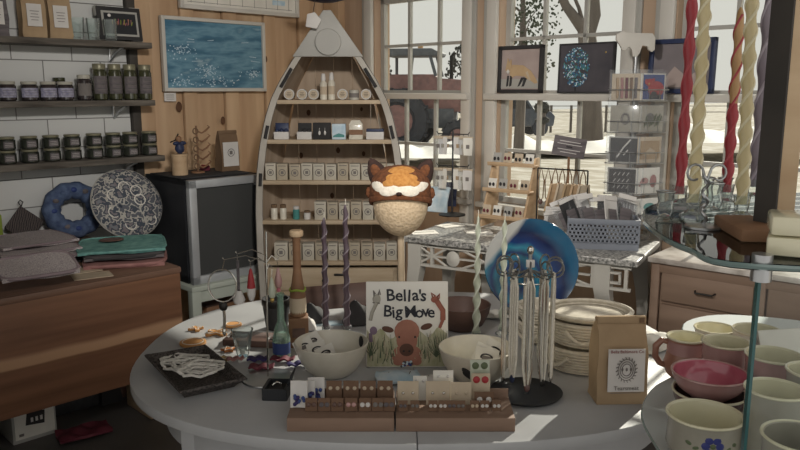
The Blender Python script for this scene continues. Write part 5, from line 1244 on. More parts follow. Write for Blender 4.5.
for i, (x, y, z, rx, ry, rz) in enumerate(((-.062, .012, .054, -38, -18, 24), (-.03, .0, .048, -42, -12, 16), (.0, -.018, .045, -44, -20, 14), (-.036, .038, .062, -36, -22, 30))):
    gcard((p.x+x, p.y+y, p.z+z-.02), (R(rx), R(ry), R(rz)), ('leftmost', 'second', 'front', 'back')[i]+' printed card lying in the bowl left of the picture book', 'cards in the left bowl', .95)
t, p = bowl(476, 379, 'cream stoneware bowl of printed cards right of the picture book', .112, 335, True)
for i, (x, y, z, rx, ry, rz) in enumerate(((.006, .0, .02, -38, 22, -12), (.035, .02, .025, -34, 26, -8), (.02, -.022, .02, -46, 12, -4))):
    gcard((p.x+x, p.y+y, p.z+z), (R(rx), R(ry), R(rz)), ('middle', 'back', 'front')[i]+' printed card lying in the bowl right of the picture book', 'cards in the right bowl', 1.15)
# picture book
p = TP(407, 368, .0022); BWk = .238; BHk = .250
t = thing('picture_book', "square children's picture book titled Bella's Big Move with a brown calf", 'book', p, 0); t.rotation_euler = (R(-9), 0, R(1))
mat('book_white', (230, 226, 218), (222, 218, 208), .35); mat('calf', (186, 124, 102), (164, 104, 86), .8, sc=(20, 20, 20)); mat('calf_dark', (110, 74, 60), None, .8)
mat('title_ink', (44, 46, 58), None, .6); mat('grass_a', (200, 194, 164), (164, 164, 124), .8, sc=(60, 60, 30)); mat('grass_b', (96, 110, 84), None, .8); mat('fawn', (168, 96, 78), None, .8); mat('violet', (140, 116, 140), None, .8)
m = MB(); m.box((0, .006, BHk/2), (BWk, .012, BHk), 'book_white', bev=.0015); m.build('cover', t)
m = MB(); m.box((.002, .006, BHk/2), (BWk-.001, .008, BHk+.001), 'paper'); m.build('pages', t)
def bxy(u, v):
    # cover coordinates read off the printed cover (0..1 across, 0..1 down)
    return ((u-.5)*BWk, (1-v)*BHk)
random.seed(21)
m = MB()
pts = [bxy(.01, .99)]+[bxy(.01+.98*k/24, .66+.05*math.sin(k*1.1)-.10*abs(k/12-1)) for k in range(25)]+[bxy(.99, .99)]
m.prism(pts, -.0012, .001, 'grass_a')
for k in range(150):
    u = random.uniform(.02, .98)
    if .36 < u < .64 and random.random() < .8: continue
    v0 = random.uniform(.72, .97); L_ = random.uniform(.06, .2); x0, z0 = bxy(u, v0); x1, z1 = bxy(u+random.uniform(-.04, .04), v0-L_)
    m.tube([(x0, -.0014, z0), ((x0+x1)/2, -.0016, (z0+z1)/2), (x1, -.0014, z1)], [.0016, .0014, .0004], ('grass_b', 'grass_a', 'leaf_ink', 'card_tan')[k % 4], 4)
for (u0, v0, n) in ((.86, .88, 9), (.95, .8, 7), (.06, .86, 7)):
    for k in range(n):
        a = -1.1+2.2*k/(n-1); x0, z0 = bxy(u0, v0); m.tube([(x0, -.002, z0), (x0+.03*math.sin(a), -.0022, z0+.06*math.cos(a))], [.002, .0004], 'grass_b', 4)
m.build('meadow_print', t)
m = MB()
def el(u, v, ru, rv, mt, y, rot=0): x, z = bxy(u, v); m.ell((x, y, z), (ru*BWk, .0012, rv*BHk), mt, (0, rot, 0), 24, 8)
el(.5, .86, .19, .13, 'calf', -.0016); el(.39, .935, .06, .045, 'calf', -.002); el(.62, .935, .06, .045, 'calf', -.002)
el(.265, .555, .075, .035, 'calf_dark', -.0018, .25); el(.74, .525, .075, .035, 'calf_dark', -.0018, -.3)
el(.5, .58, .155, .14, 'calf', -.0024); el(.5, .68, .13, .14, 'calf', -.0026)
el(.495, .795, .088, .075, 'calf_dark', -.0036); el(.46, .81, .014, .012, 'ink', -.0046); el(.53, .81, .014, .012, 'ink', -.0046)
el(.405, .645, .012, .014, 'ink', -.0036); el(.60, .645, .012, .014, 'ink', -.0036)
for k in range(18): el(.42+.16*random.random(), .93+.06*random.random(), .016, .014, ('blue', 'sky_paper', 'grey_fab')[k % 3], -.004)
m.build('calf_print', t)
m = MB()
def stroke(P_, r, mt, y=-.0014): m.tube([(bxy(*a)[0], y, bxy(*a)[1]) for a in P_], r, mt, 5)
# small woodland animals at the upper corners, loosely drawn
el(.13, .2, .05, .055, 'greyglaze', -.0012); stroke([(.10, .17), (.095, .10), (.115, .14)], .0022, 'ink_soft'); stroke([(.15, .15), (.165, .09), (.175, .15)], .0022, 'ink_soft'); stroke([(.08, .24), (.17, .25)], .002, 'ink_soft'); stroke([(.13, .24), (.07, .36), (.05, .45)], .006, 'greyglaze')
m.build('animal_print', t); m = MB(); el(.09, .57, .045, .05, 'violet', -.0012); stroke([(.05, .6), (.06, .7)], .006, 'violet'); m.build('animal_print', t); m = MB()
el(.845, .21, .05, .038, 'fawn', -.0012); stroke([(.82, .19), (.80, .13), (.85, .17)], .0026, 'fawn'); stroke([(.87, .18), (.90, .14), (.895, .2)], .0026, 'fawn'); stroke([(.86, .22), (.94, .34), (.94, .45)], .0085, 'fawn'); stroke([(.94, .45), (.90, .54)], .005, 'fawn')
m.build('animal_print', t)
def word(w_, us, v, size, rots):
    for ch, u, r_ in zip(w_, us, rots):
        x, z = bxy(u, v+.008*math.sin(u*40)); text('title_letter', ch, size, 'title_ink', t, (x, -.0012, z), (R(90), R(r_), 0), .0007, 0, .0007)
word("Bella's", (.30, .405, .475, .53, .605, .662, .705), .165, .049, (-3, 2, -2, 3, -3, 0, 4))
word('BigMove', (.265, .335, .405, .545, .655, .73, .80), .355, .048, (3, -4, 2, -4, 3, -4, 6))
# blue and white packets in front of the book
for i, (u, v, w_, d_, rz, lb, mt) in enumerate(((398, 382, .12, .08, .1, 'pale blue wrapped packet lying in front of the picture book', 'sky_paper'), (434, 386, .075, .06, -.1, 'white wrapped packet with grey marks right of the pale blue packet', 'label'))):
    p = TP(u, v); tt = thing('wrapped_packet', lb, 'packet', (p.x, p.y, p.z+.0016), rz)
    m = MB(); m.grid(lambda a, b_: ((a-.5)*w_, (b_-.5)*d_, .008+.012*math.sin(3.14*a)*math.sin(3.14*b_)+.002*math.sin(a*17+b_*9)), 14, 10, mt, thick=.008); m.build('wrapper', tt)
    m = MB()
    for k in range(4): m.tube([(-w_*.25+.02*k, -.01, .0235+.0*k), (-w_*.2+.02*k, .012, .0235)], .0012, 'ink_soft', 4)
    m.build('print', tt)
mat('brown_tray', (150, 120, 100), (128, 100, 82), .7, sc=(3, 20, 20)); mat('pearl', (226, 220, 206), (206, 198, 182), .3, sc=(200, 200, 200))
# earring trays
def tray(u0, u1, label):
    a = onz(u0, 432, TZ); b = onz(u1, 432, TZ); w_ = b.x-a.x; t = thing('earring_tray', label, 'tray', ((a.x+b.x)/2, a.y, TZ+.0006))
    m = MB(); m.prism([(0, 0), (0, .034), (.030, .034), (.12, .038), (.16, .038), (.16, 0)], -w_/2, w_/2, 'brown_tray', 'x', bev=.001); m.build('stepped_block', t)
    m = MB(); m.box((0, .112, .05), (w_-.004, .006, .024), 'brown_tray'); m.build('back_rail', t)
    return t, w_, Vector(((a.x+b.x)/2, a.y, TZ+.0006))

tL, wL, pL = tray(287, 394, 'left brown stepped earring tray along the front of the table')
tR, wR, pR = tray(396, 515, 'right brown stepped earring tray along the front of the table')
def ecard(P0, x, y, z, w_, h, mt, label, grp, ears, tilt=-12, er=.006, ez=.5, nx=2):
    t = thing('earring_card', label, 'earrings', (P0.x+x, P0.y+y, P0.z+z), 0, grp); t.rotation_euler = (R(tilt), 0, 0)
    m = MB(); m.box((0, .001, h/2), (w_, .002, h), mt); m.build('card', t)
    for k in range(nx):
        m = MB(); xx = (k-(nx-1)/2)*w_*.46; m.lathe([(0, 0), (er, 0), (er*.9, .002), (er*.5, .0035), (0, .004)], ears, (xx, 0, h*ez), 14, (R(90), 0, 0)); m.build('earring', t)
    return t
def xu(u, P0, y, z): w_ = ony(u, 410, P0.y+y); return w_.x-P0.x
g1 = 'small button earring cards'
for i, (u, mt) in enumerate(((313, 'wood_red'), (326, 'grey_fab'), (339, 'wood_red'), (353, 'pinkout'), (367, 'label'), (380, 'ink_soft'), (391, 'grey_fab'))):
    ecard(pL, xu(u-2, pL, .03, 0), .034, .0362, .029, .032, 'brown_card', ('leftmost' if i == 0 else 'rightmost' if i == 6 else ORD[i])+' brown button earring card '+('' if i in (0, 6) else 'from the left ')+'in the front row of the left tray', g1, mt)
for i, u in enumerate((334, 351, 368, 385)):
    ecard(pL, xu(u, pL, .075, 0), .078, .0388, .038, .055, 'brown_card', ('leftmost', 'second', 'third', 'rightmost')[i]+' tall brown earring card '+('from the left ' if i in (1, 2) else '')+'in the back row of the left tray', 'tall cards in the left tray', 'card_tan', tilt=-10, er=.005, ez=.66)
for i, (u, h) in enumerate(((299, .066), (306, .06), (315, .062))):
    t = thing('sachet', ('leftmost', 'middle', 'rightmost')[i]+' clear sachet of blue beads standing at the left end of the left tray', 'packet', (pL.x+xu(u, pL, .05, 0), pL.y+.05+.016*i, pL.z+.039), R(3*i-3), 'blue bead sachets'); t.rotation_euler[0] = R(-8)
    m = MB(); m.grid(lambda a, b_: ((a-.5)*.042, .004*math.sin(3.14*a), b_*h), 8, 8, 'label', thick=.003); m.build('sachet', t)
    m = MB()
    for k in range(12): m.ell((random.uniform(-.016, .016), -.004, .008+random.random()*.024), (.0045, .003, .005), ('blue', 'indigo')[k % 2], u=8, v=6)
    m.build('beads', t)
for i, (u, mt) in enumerate(((404, 'grey_fab'), (416, 'ink_soft'), (434, 'label'), (444, 'label'), (453, 'grey_fab'), (462, 'ink_soft'), (476, 'card_tan'), (486, 'label'), (498, 'label'))):
    ecard(pR, xu(u-1, pR, .03, 0), .034, .0362, .022, .026, 'brown_card', ('leftmost' if i == 0 else 'rightmost' if i == 8 else ORD[i])+' dark button earring card '+('' if i in (0, 8) else 'from the left ')+'in the front row of the right tray', g1, mt, er=.0045)
for (u, w_, h, mt, ear, lb, z, tl) in ((408, .052, .058, 'card_tan', 'silver', 'tall tan card with a silver bar earring at the left of the right tray', .0375, -10), (438, .06, .058, 'card_tan', 'silver', 'second tall tan card in the back row of the right tray', .0375, -10), (461, .05, .056, 'card_tan', 'card_tan', 'plain tan card standing third in the back row of the right tray', .0375, -8)):
    ecard(pR, xu(u, pR, .075, 0), .07, z, w_, h, mt, lb, 'tall cards in the right tray', ear, tl, .004, .5)
ecard(pR, xu(443, pR, .095, 0), .094, .0385, .05, .076, 'paper', 'white card standing behind the second tan card of the right tray', 'tall cards in the right tray', 'label', -6, .004, .8)
ecard(pR, xu(420, pR, .095, 0), .094, .0385, .035, .062, 'paper', 'narrow white card standing between the two tan cards of the right tray', 'tall cards in the right tray', 'label', -6, .004, .8)
ecard(pR, xu(484, pR, .06, 0), .058, .036, .048, .038, 'brown_card', 'brown card with two pearl studs standing at the right of the right tray', 'stacked cards at the right end', 'label', -8, .007, .5)
ecard(pR, xu(481, pR, .075, 0), .084, .038, .046, .072, 'card_tan', 'tan card with bright red flower earrings at the right of the right tray', 'stacked cards at the right end', 'red', -8, .009, .78)
ecard(pR, xu(480, pR, .095, 0), .104, .0385, .048, .098, 'sage_wax', 'green grey patterned card behind the red flower earrings', 'stacked cards at the right end', 'leaf_ink', -8, .009, .85)
mat('hook_metal', (132, 132, 130), (116, 116, 114), .3, .6)
# necklace rack
p = TP(526, 395); t = thing('necklace_rack', 'silver necklace tree with curled hooks on a round black dish', 'rack', p)
m = MB(); m.lathe([(0, .004), (.06, .004), (.08, .005), (.092, .010), (.096, .012), (.09, .005), (.07, 0), (0, 0)], 'black', n=44); m.build('dish', t)
zr = ony(524, 262, p.y).z-TZ
m = MB(); m.tube([(0, 0, .004), (0, 0, zr+.02)], .005, 'steel', 10); m.ell((0, 0, zr+.03), (.009, .009, .012), 'silver'); m.build('pole', t)
m = MB(); m.box((0, -.004, zr-.004), (.022, .008, .02), 'label', bev=.002); m.build('top_block', t)
ends = []
for k in range(10):
    a = k*2*math.pi/10+.2; d = Vector((math.cos(a), math.sin(a)*.8, 0)); r = .066
    P_ = [Vector((0, 0, zr-.02)), d*r*.5+Vector((0, 0, zr-.032)), d*r+Vector((0, 0, zr-.036))]
    for j in range(13):
        b_ = R(-90+28*j); P_.append(d*(r+.0+.025*math.cos(b_)*(1-.02*j))+Vector((0, 0, zr-.011+.025*math.sin(b_)*(1-.02*j))))
    m = MB(); m.tube(P_, .0024, 'hook_metal', 6); m.build('curled_hook', t); ends.append(d*r)
m = MB(); m.tube([(.05*math.cos(a), .042*math.sin(a), zr-.05) for a in [6.283*k/30 for k in range(30)]], .002, 'silver', 6, True); m.build('ring', t)
random.seed(9)
for i, e in enumerate(ends):
    L_ = zr-.036-random.uniform(.035, .06)
    n_ = thing('necklace', ('front' if e.y < -.02 else 'back' if e.y > .02 else 'side')+' silver chain necklace hanging from the '+ORD[i]+' curled hook, counted round from the right', 'necklace', (p.x+e.x, p.y+e.y, TZ+zr-.036), 0, 'silver necklaces on the rack')
    rt = math.atan2(e.y, e.x)+R(90); n_.rotation_euler = (0, 0, rt)
    m = MB()
    for sx in (-.0105, -.0035, .0035, .0105): m.tube([(sx*.3, 0, .0055), (sx, 0, -.02), (sx*1.1, 0, -L_*.8), (sx*.5, 0, -L_+.01)], .0032 if abs(sx) > .005 else .0026, 'pearl' if (i+int(sx*500)) % 3 else 'silver', 6)
    m.build('chain', n_)
    m = MB(); m.ell((0, 0, -L_+.005), (.008, .004, .012), ('dark_metal', 'silver', 'blue_dark', 'browngl')[i % 4]); m.build('pendant', n_)
# fox hat on a stand
p = TP(402, 328); ys = p.y
c = ony(400.5, 199, ys)
t = thing('hat_stand', 'cream head form on a pale wooden pole behind the picture book', 'stand', p)
dx = c.x-p.x; hz = c.z-p.z
m = MB(); m.lathe([(0, 0), (.07, 0), (.072, .004), (.07, .014), (.02, .02), (0, .02)], 'wood_light', n=32); m.build('base', t)
m = MB(); m.tube([(0, 0, .015), (dx*.5, 0, hz*.4), (dx, 0, hz-.08)], [.014, .012, .0105], 'boat_shelf', 14); m.build('pole', t)
m = MB(); m.ell((dx, 0, hz-.012), (.091, .088, .112), 'foam', u=36, v=24); m.build('head_form', t)
h = thing('fox_hat', 'knitted brown fox hat with ears pulled over the cream head form', 'hat', (p.x+dx, p.y, p.z+hz), R(-4))
m = MB()
prof = [(.098, -.020), (.103, -.008), (.104, .02), (.100, .045), (.094, .07), (.078, .092), (.05, .106), (.02, .112), (0, .113)]
b_ = MB(); m.lathe(prof+[], 'fox_brown', n=40, sy=.96); m.lathe([(.094, -.024), (.103, -.024), (.106, -.012), (.103, 0)], 'fox_brown', n=40, sy=.96)
crown = m.build('crown', h)
mo = crown.modifiers.new('s', 'SOLIDIFY'); mo.thickness = .004; mo.offset = -1
for v_ in crown.data.vertices: v_.co.z += -.22*v_.co.y*0 + (-.012 if False else 0) + (.006-v_.co.y*.30)*max(0, min(1, (.06-v_.co.z)/.08))
def patch(name, cx, cz, rx, rz_, mt, rot=0, depth=.012, y=None):
    # a knitted patch lying on the front of the crown
    m = MB(); r_at = lambda z: .104 if z < .03 else .104-.026*((z-.03)/.06)
    def fn(u, v):
        a = (u-.5)*2; e = (v-.5)*2; x = a*math.sqrt(max(0, 1-e*e/2)); z = e*math.sqrt(max(0, 1-a*a/2))
        X = cx+x*rx*math.cos(rot)-z*rz_*math.sin(rot); Z = cz+x*rx*math.sin(rot)+z*rz_*math.cos(rot)
        rr = min(1, max(.02, 1-(max(0, Z)/.116)**2.6))**.5*.105 if Z > .02 else .105
        Y = -math.sqrt(max(1e-5, rr*rr-X*X))*.96 if abs(X) < rr else 0
        bl = (1-min(1, x*x+z*z))**.5
        return (X, Y-.0015-depth*bl*.7, Z-.0)
    m.grid(fn, 18, 14, mt); return m.build(name, h)
patch('cheek_patch', -.030, .040, .033, .017, 'fox_white', .22, .005); patch('cheek_patch', .032, .040, .034, .017, 'fox_white', -.22, .005); patch('cheek_tuft', -.070, .052, .024, .017, 'fox_white', -.5, .005); patch('cheek_tuft', .072, .052, .024, .016, 'fox_white', .5, .005); patch('muzzle_patch', 0, .040, .016, .013, 'fox_white', 0, .004)
patch('forehead_patch', .010, .082, .058, .030, 'fox_orange', -.04, .010); patch('forehead_patch', -.028, .066, .026, .014, 'fox_orange', .3, .007); patch('forehead_patch', .046, .066, .026, .013, 'fox_orange', -.3, .007)
patch('nose', 0.002, .031, .010, .006, 'fox_dark', 0, .014)
for sg in (-1, 1):
    m = MB(); m.lathe([(.001, .068), (.012, .060), (.026, .036), (.034, .006), (.034, -.02)], 'fox_dark', (0, 0, 0), 20, sy=.5)
    e = m.build('ear', h); e.location = (sg*.070, -.002, .074); e.rotation_euler = (R(6), R(26*sg), 0)
    m = MB(); m.ell((0, -.0125, .022), (.016, .004, .026), 'fox_brown'); m.build('inner_ear', e)
    m = MB(); m.ell((sg*.102, -.012, .022), (.012, .012, .018), 'fox_brown', jit=.002); m.build('side_tuft', h)
mat('sage_highlight', (212, 216, 202), (198, 204, 188), .35); mat('red_highlight', (206, 84, 92), (190, 64, 74), .35); mat('yellow_highlight', (236, 226, 190), (226, 212, 170), .35); mat('mauve_highlight', (184, 174, 184), (166, 154, 166), .35)
# twisted candles
def candle(label, base, r, h, mat1, twist, group, lobes=2, depth=.22, top=None, lean=0, mat2=None, split=.5, taper=.8):
    t = thing('twisted_candle', label, 'candle', base, 0, group)
    if lean: t.rotation_euler = (0, lean, 0)
    def body(z0, z1, mt, nm):
        m = MB(); b = bmesh.new(); n = 20; K = int((z1-z0)/.006)+2; rows = []
        for i in range(K+1):
            z = z0+(z1-z0)*i/K; f = z/h; rr = r*(1-(1-taper)*f)*(1 if f < .94 else max(.15, (max(0, 1-f)/.06)**.5))
            rows.append([b.verts.new((rr*(1+depth*math.cos(lobes*(2*math.pi*j/n)-twist*z))*math.cos(2*math.pi*j/n), rr*(1+depth*math.cos(lobes*(2*math.pi*j/n)-twist*z))*math.sin(2*math.pi*j/n), z)) for j in range(n)])
        for A, B in zip(rows, rows[1:]):
            for j in range(n): b.faces.new((A[j], A[(j+1) % n], B[(j+1) % n], B[j]))
        b.faces.new(rows[0][::-1]); b.faces.new(rows[-1]); m._add(b, mt); m.build(nm, t, sharp=60)
    if mat2: body(0, h*split, mat1, 'lower_wax'); body(h*split, h, mat2, 'upper_wax')
    else: body(0, h, mat1, 'wax')
    rm = {'purple_wax': 'mauve_wax', 'sage_wax': 'sage_highlight', 'red_wax': 'red_highlight', 'yellow_wax': 'yellow_highlight', 'mauve_wax': 'mauve_highlight'}[mat1]  # paler ridge colours paint the highlights along the twist
    for k in range(lobes):
        m = MB(); K = int(h/.005); P_ = []; rr_ = []
        for i in range(K+1):
            z = h*.96*i/K; f = z/h; a = twist*z/lobes+2*math.pi*k/lobes; q_ = r*(1-(1-taper)*f)
            P_.append((q_*(1.0+depth*.6)*math.cos(a), q_*(1.0+depth*.6)*math.sin(a), z)); rr_.append(max(.0012, q_*.30))
        m.tube(P_, rr_, rm, 6); m.build('spiral_ridge', t)
    m = MB(); m.tube([(0, 0, h-.003), (.001, 0, h+.008), (.0, 0, h+.018)], .0012, 'wick', 5); m.build('wick', t)
    return t
def holder(loc, label, r=.03, h=.05, mt='clear'):
    t = thing('candle_holder', label, 'candle holder', loc)
    m = MB(); m.lathe([(0, 0), (r, 0), (r*1.02, .004), (r*.45, .012), (r*.5, h*.5), (r*.62, h), (r*.5, h), (r*.42, h*.62), (0, h*.6)], mt, n=22); m.build('cup', t); return t
for (ub, vb, vt, ut, lb) in ((326, 334, 212, 324, 'left dark purple twisted candle standing behind the left bowl'), (347, 334, 199, 348, 'right dark purple twisted candle standing beside the picture book')):
    p = TP(ub, vb); top = ony(ut, vt, p.y); holder(p, lb.split(' ')[0]+' small clear holder under a dark purple candle', .024, .03)
    candle(lb, (p.x, p.y, p.z+.0185), .0105, top.z-p.z-.036, 'purple_wax', 115, 'dark purple twisted candles', 1, .16, taper=.7)
for (ub, vb, vt, lb) in ((476, 338, 210, 'left pale green twisted candle standing before the blue plate'), (502, 334, 213, 'right pale green twisted candle standing behind the necklace rack')):
    p = TP(ub, vb); top = ony(ub, vt, p.y); holder(p, lb.split(' ')[0]+' small clear holder under a pale green candle', .022, .026)
    candle(lb, (p.x, p.y, p.z+.0165), .0105, top.z-p.z-.034, 'sage_wax', 110, 'pale green twisted candles', 2, .26, taper=.55)
# dark pouches and board behind the purple candles
p = TP(332, 322); m = MB(); m.box((0, 0, .05), (.24, .012, .09), 'wood_red', (R(-30), R(-4), 0), bev=.004); m.build('wooden_board', None, 'dark brown wooden board leaning behind the purple candles', 'board', loc=(p.x, p.y+.12, p.z+.008), rz=R(3))
for i, (u, v, w_, d_, h_, mt, lb) in enumerate(((312, 322, .10, .08, .06, 'charcoal', 'dark folded pouch left of the purple candles'), (357, 324, .10, .07, .075, 'black_matte', 'black folded pouch between the right purple candle and the book'), (309, 330, .05, .05, .04, 'label', 'little pale crumpled wrapper behind the left bowl'))):
    p = TP(u, v); m = MB(); m.grid(lambda a, b_: ((a-.5)*w_, (b_-.5)*d_, .004+h_*math.sin(3.14*a)**.6*math.sin(3.14*b_)**.6*(1+.12*math.sin(a*11+b_*7))), 14, 10, mt, thick=.004)
    m.build('pouch' if i < 2 else 'wrapper', None, lb, 'pouch' if i < 2 else 'wrapper', loc=(p.x, p.y, p.z+.001), rz=.15)
p = TP(338, 326); m = MB(); m.box((0, 0, .0015), (.16, .05, .003), 'sky_paper'); m.build('paper_card', None, 'pale blue card lying flat behind the purple candle bases', 'card', loc=(p.x, p.y+.03, p.z), rz=.1)
# brown bowl behind the green candle
p = TP(462, 331); m = MB(); m.lathe([(0, .004), (.05, 0), (.075, .02), (.094, .06), (.099, .086), (.094, .086), (.088, .062), (.07, .026), (.04, .012), (0, .012)], 'wood_red', n=40)
m.build('wooden_bowl', None, 'dark brown wooden bowl behind the left pale green candle', 'bowl', loc=(p.x, p.y+.03, p.z))
# blue plate on a stand
p = TP(531, 321); c = ony(530.5, 267, p.y); Rp = .164
multi('wave_glaze', [(.0, (120, 130, 140)), (.14, (16, 34, 84)), (.24, (22, 100, 130)), (.34, (18, 44, 104)), (.46, (26, 112, 138)), (.52, (16, 36, 92)), (.62, (34, 122, 148)), (.7, (16, 50, 110)), (.84, (12, 30, 76)), (1, (22, 84, 122))], (14, 14, 22), rough=.15, det=3)
nt = MATS['wave_glaze'].node_tree; N = nt.nodes; L = nt.links
tcn = [n for n in N if n.type == 'TEX_COORD'][0]; rp = [n for n in N if n.type == 'VALTORGB'][0]
sb = N.new('ShaderNodeVectorMath'); sb.operation = 'SUBTRACT'; L.new(tcn.outputs['Object'], sb.inputs[0]); sb.inputs[1].default_value = (-.05, 0, -.05)
nz = N.new('ShaderNodeTexNoise'); nz.inputs['Scale'].default_value = 9; L.new(tcn.outputs['Object'], nz.inputs['Vector'])
ln_ = N.new('ShaderNodeVectorMath'); ln_.operation = 'LENGTH'; L.new(sb.outputs[0], ln_.inputs[0])
ad = N.new('ShaderNodeMath'); ad.operation = 'MULTIPLY_ADD'; L.new(ln_.outputs['Value'], ad.inputs[0]); ad.inputs[1].default_value = 4.2; 
m2 = N.new('ShaderNodeMath'); m2.operation = 'MULTIPLY'; L.new(nz.outputs['Fac'], m2.inputs[0]); m2.inputs[1].default_value = .26; L.new(m2.outputs[0], ad.inputs[2])
L.new(ad.outputs[0], rp.inputs['Fac'])
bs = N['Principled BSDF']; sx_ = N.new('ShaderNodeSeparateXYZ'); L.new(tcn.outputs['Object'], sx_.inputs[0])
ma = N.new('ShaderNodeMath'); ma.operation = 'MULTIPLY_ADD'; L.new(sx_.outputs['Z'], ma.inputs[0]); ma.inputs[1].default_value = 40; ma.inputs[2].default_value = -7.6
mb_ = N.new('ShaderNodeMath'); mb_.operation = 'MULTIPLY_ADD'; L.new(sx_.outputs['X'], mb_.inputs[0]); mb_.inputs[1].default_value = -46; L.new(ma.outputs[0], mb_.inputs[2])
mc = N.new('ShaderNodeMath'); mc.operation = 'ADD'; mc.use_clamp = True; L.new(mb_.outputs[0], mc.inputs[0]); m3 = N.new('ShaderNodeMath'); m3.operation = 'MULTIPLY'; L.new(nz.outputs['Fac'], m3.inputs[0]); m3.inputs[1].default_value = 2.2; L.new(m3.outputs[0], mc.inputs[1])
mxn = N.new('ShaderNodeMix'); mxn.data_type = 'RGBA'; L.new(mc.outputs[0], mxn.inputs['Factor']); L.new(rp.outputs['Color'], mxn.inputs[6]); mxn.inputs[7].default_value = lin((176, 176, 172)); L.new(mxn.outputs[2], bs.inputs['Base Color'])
tl = R(-12)
t = thing('plate_easel', 'small dark wire easel holding the blue plate', 'easel', (p.x, p.y, p.z))
for sx in (-.05, .05):
    m = MB(); m.tube([(sx, -.05, .035), (sx, -.045, .01), (sx, -.02, .004), (sx*.8, .07, .004)], .003, 'dark_metal', 6); m.tube([(sx, -.02, .006), (sx*.6, .045, .15)], .003, 'dark_metal', 6); m.build('leg', t)
pl = MB(); pl.lathe([(0, .006), (.09, .006), (.13, .014), (Rp-.004, .032), (Rp, .036), (Rp-.002, .039), (.125, .022), (.085, .013), (0, .012)], 'wave_glaze', (0, 0, 0), 60, (R(90), 0, 0))
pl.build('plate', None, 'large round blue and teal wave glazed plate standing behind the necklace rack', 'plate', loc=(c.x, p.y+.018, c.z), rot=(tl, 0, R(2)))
# crumpled white paper
random.seed(14)
for i, (u, v, w_, d_, lb) in enumerate(((492, 318, .16, .08, 'crumpled white tissue lying between the brown bowl and the blue plate'), (566, 330, .2, .1, 'crumpled white tissue lying behind the rope baskets'), (652, 345, .2, .16, 'crumpled white tissue on the table behind the paper bag'))):
    p = TP(u, v); ph = random.random()*6; m = MB(); m.grid(lambda a, b_: ((a-.5)*w_, (b_-.5)*d_, .003+.02*abs(math.sin(a*9+ph+b_*3)*math.sin(b_*7+ph))*(math.sin(3.14*a)*math.sin(3.14*b_))**.4), 22, 14, 'paper', thick=.002)
    m.build('tissue_paper', None, lb, 'tissue', loc=(p.x, p.y+.02, p.z+.0025), rz=.3*i)
# rope baskets
def rope_basket(p, r, h, label, handle_a, flare=1.08, ov=1.15):
    t = thing('rope_basket', label, 'basket', p, 0, None); K = max(4, int(h/.0085))
    m = MB(); prof = [(0, .004)]
    for k in range(K):
        z = .004+h*k/K; rr = r*(.88+(flare-.88)*(k/K)**.7)
        for j in range(5): a = R(-80+40*j); prof.append((rr+.0045*math.cos(a), z+.0042+.0042*math.sin(a)))
    rr = prof[-1][0]; prof += [(rr-.006, prof[-1][1]+.002), (rr-.010, prof[-1][1]-.003)]
    prof += [(r*(.88+(flare-.88)*f**.7)-.008, h*f) for f in (.8, .5, .2)]+[(r*.8, .010), (0, .010)]
    m.lathe(prof, 'rope_plain', n=44, sx=ov); m.build('coiled_body', t)
    for a in handle_a:
        a = R(a); x, y = r*flare*ov*math.cos(a), r*flare*math.sin(a); tx_, ty_ = -math.sin(a), math.cos(a); nx_, ny_ = math.cos(a), math.sin(a)
        m = MB(); m.tube([(x+tx_*s_*.05+nx_*(.003+.010*(1-s_*s_)), y+ty_*s_*.05+ny_*(.003+.010*(1-s_*s_)), h*.84-.030*(1-s_*s_)) for s_ in (-1, -.7, -.35, 0, .35, .7, 1)], .0055, 'rope_plain', 8); m.build('handle', t)
    return t
mat('rope_plain', (208, 200, 184), (188, 178, 160), .9, sc=(60, 60, 60), bump=.3)
p = TP(590, 371); p.y += .045
rope_basket(p, .108, .072, 'lowest pale coiled rope basket of the stack behind the kraft bag', (215,), 1.06)
rope_basket(p+Vector((.006, .006, .074)), .106, .07, 'middle pale coiled rope basket of the stack behind the kraft bag', (250,), 1.04)
rope_basket(p+Vector((.002, .012, .146)), .103, .016, 'shallow coiled rope tray on top of the rope basket stack', (), 1.1)
p = TP(547, 346); p.y += .07
rope_basket(p, .078, .062, 'lower small coiled rope basket behind the necklace rack', (230,), 1.1, 1.05)
rope_basket(p+Vector((0, .0, .064)), .077, .05, 'upper small coiled rope basket behind the necklace rack', (), 1.1, 1.05)
# kraft bag with the printed label
def duskl(t, w_, d_, h_):
    m = MB(); m.box((.006, -d_*.5-.006, h_*.42), (w_*.74, .003, h_*.50), 'label', (R(-3), 0, 0)); lb = m.build('label', t)
    y = -d_*.5-.0085; m = MB(); z0 = h_*.43
    random.seed(6)
    for k in range(20):
        a = k*.314; m.tube([(.006+.021*math.cos(a), y, z0+.027*math.sin(a)), (.006+.028*math.cos(a+.15), y, z0+.034*math.sin(a+.15))], .0013, 'ink_soft', 4)
    for k in range(3): m.tube([(.006+(.012+.005*k)*math.cos(a), y, z0+(.016+.006*k)*math.sin(a)) for a in [6.283*j/18 for j in range(18)]], .0011, 'ink_soft', 4, True)
    for sx in (-1, 0, 1): m.ell((.006+sx*.011, y, z0+.001), (.003, .0012, .005), 'ink_soft', u=10, v=6)
    m.box((.006, y-.0005, z0-.062), (w_*.62, .001, .0012), 'ink_soft'); m.build('crest', lb)
    text('label_title', 'Bella Baltimore Co', .0112, 'ink_red', lb, (.006, y+.0005, z0+.048), (R(87), 0, 0), .0004)
    text('label_name', 'Tearsmeat', .0150, 'ink_soft', lb, (.006, y-.0045, z0-.048), (R(87), 0, 0), .0004)
    m = MB(); m.box((w_*.40, -d_*.17, h_*.965), (.012, .006, .012), 'kraft_dark'); m.build('clip', t)
p = TP(621, 405); p.y += .045
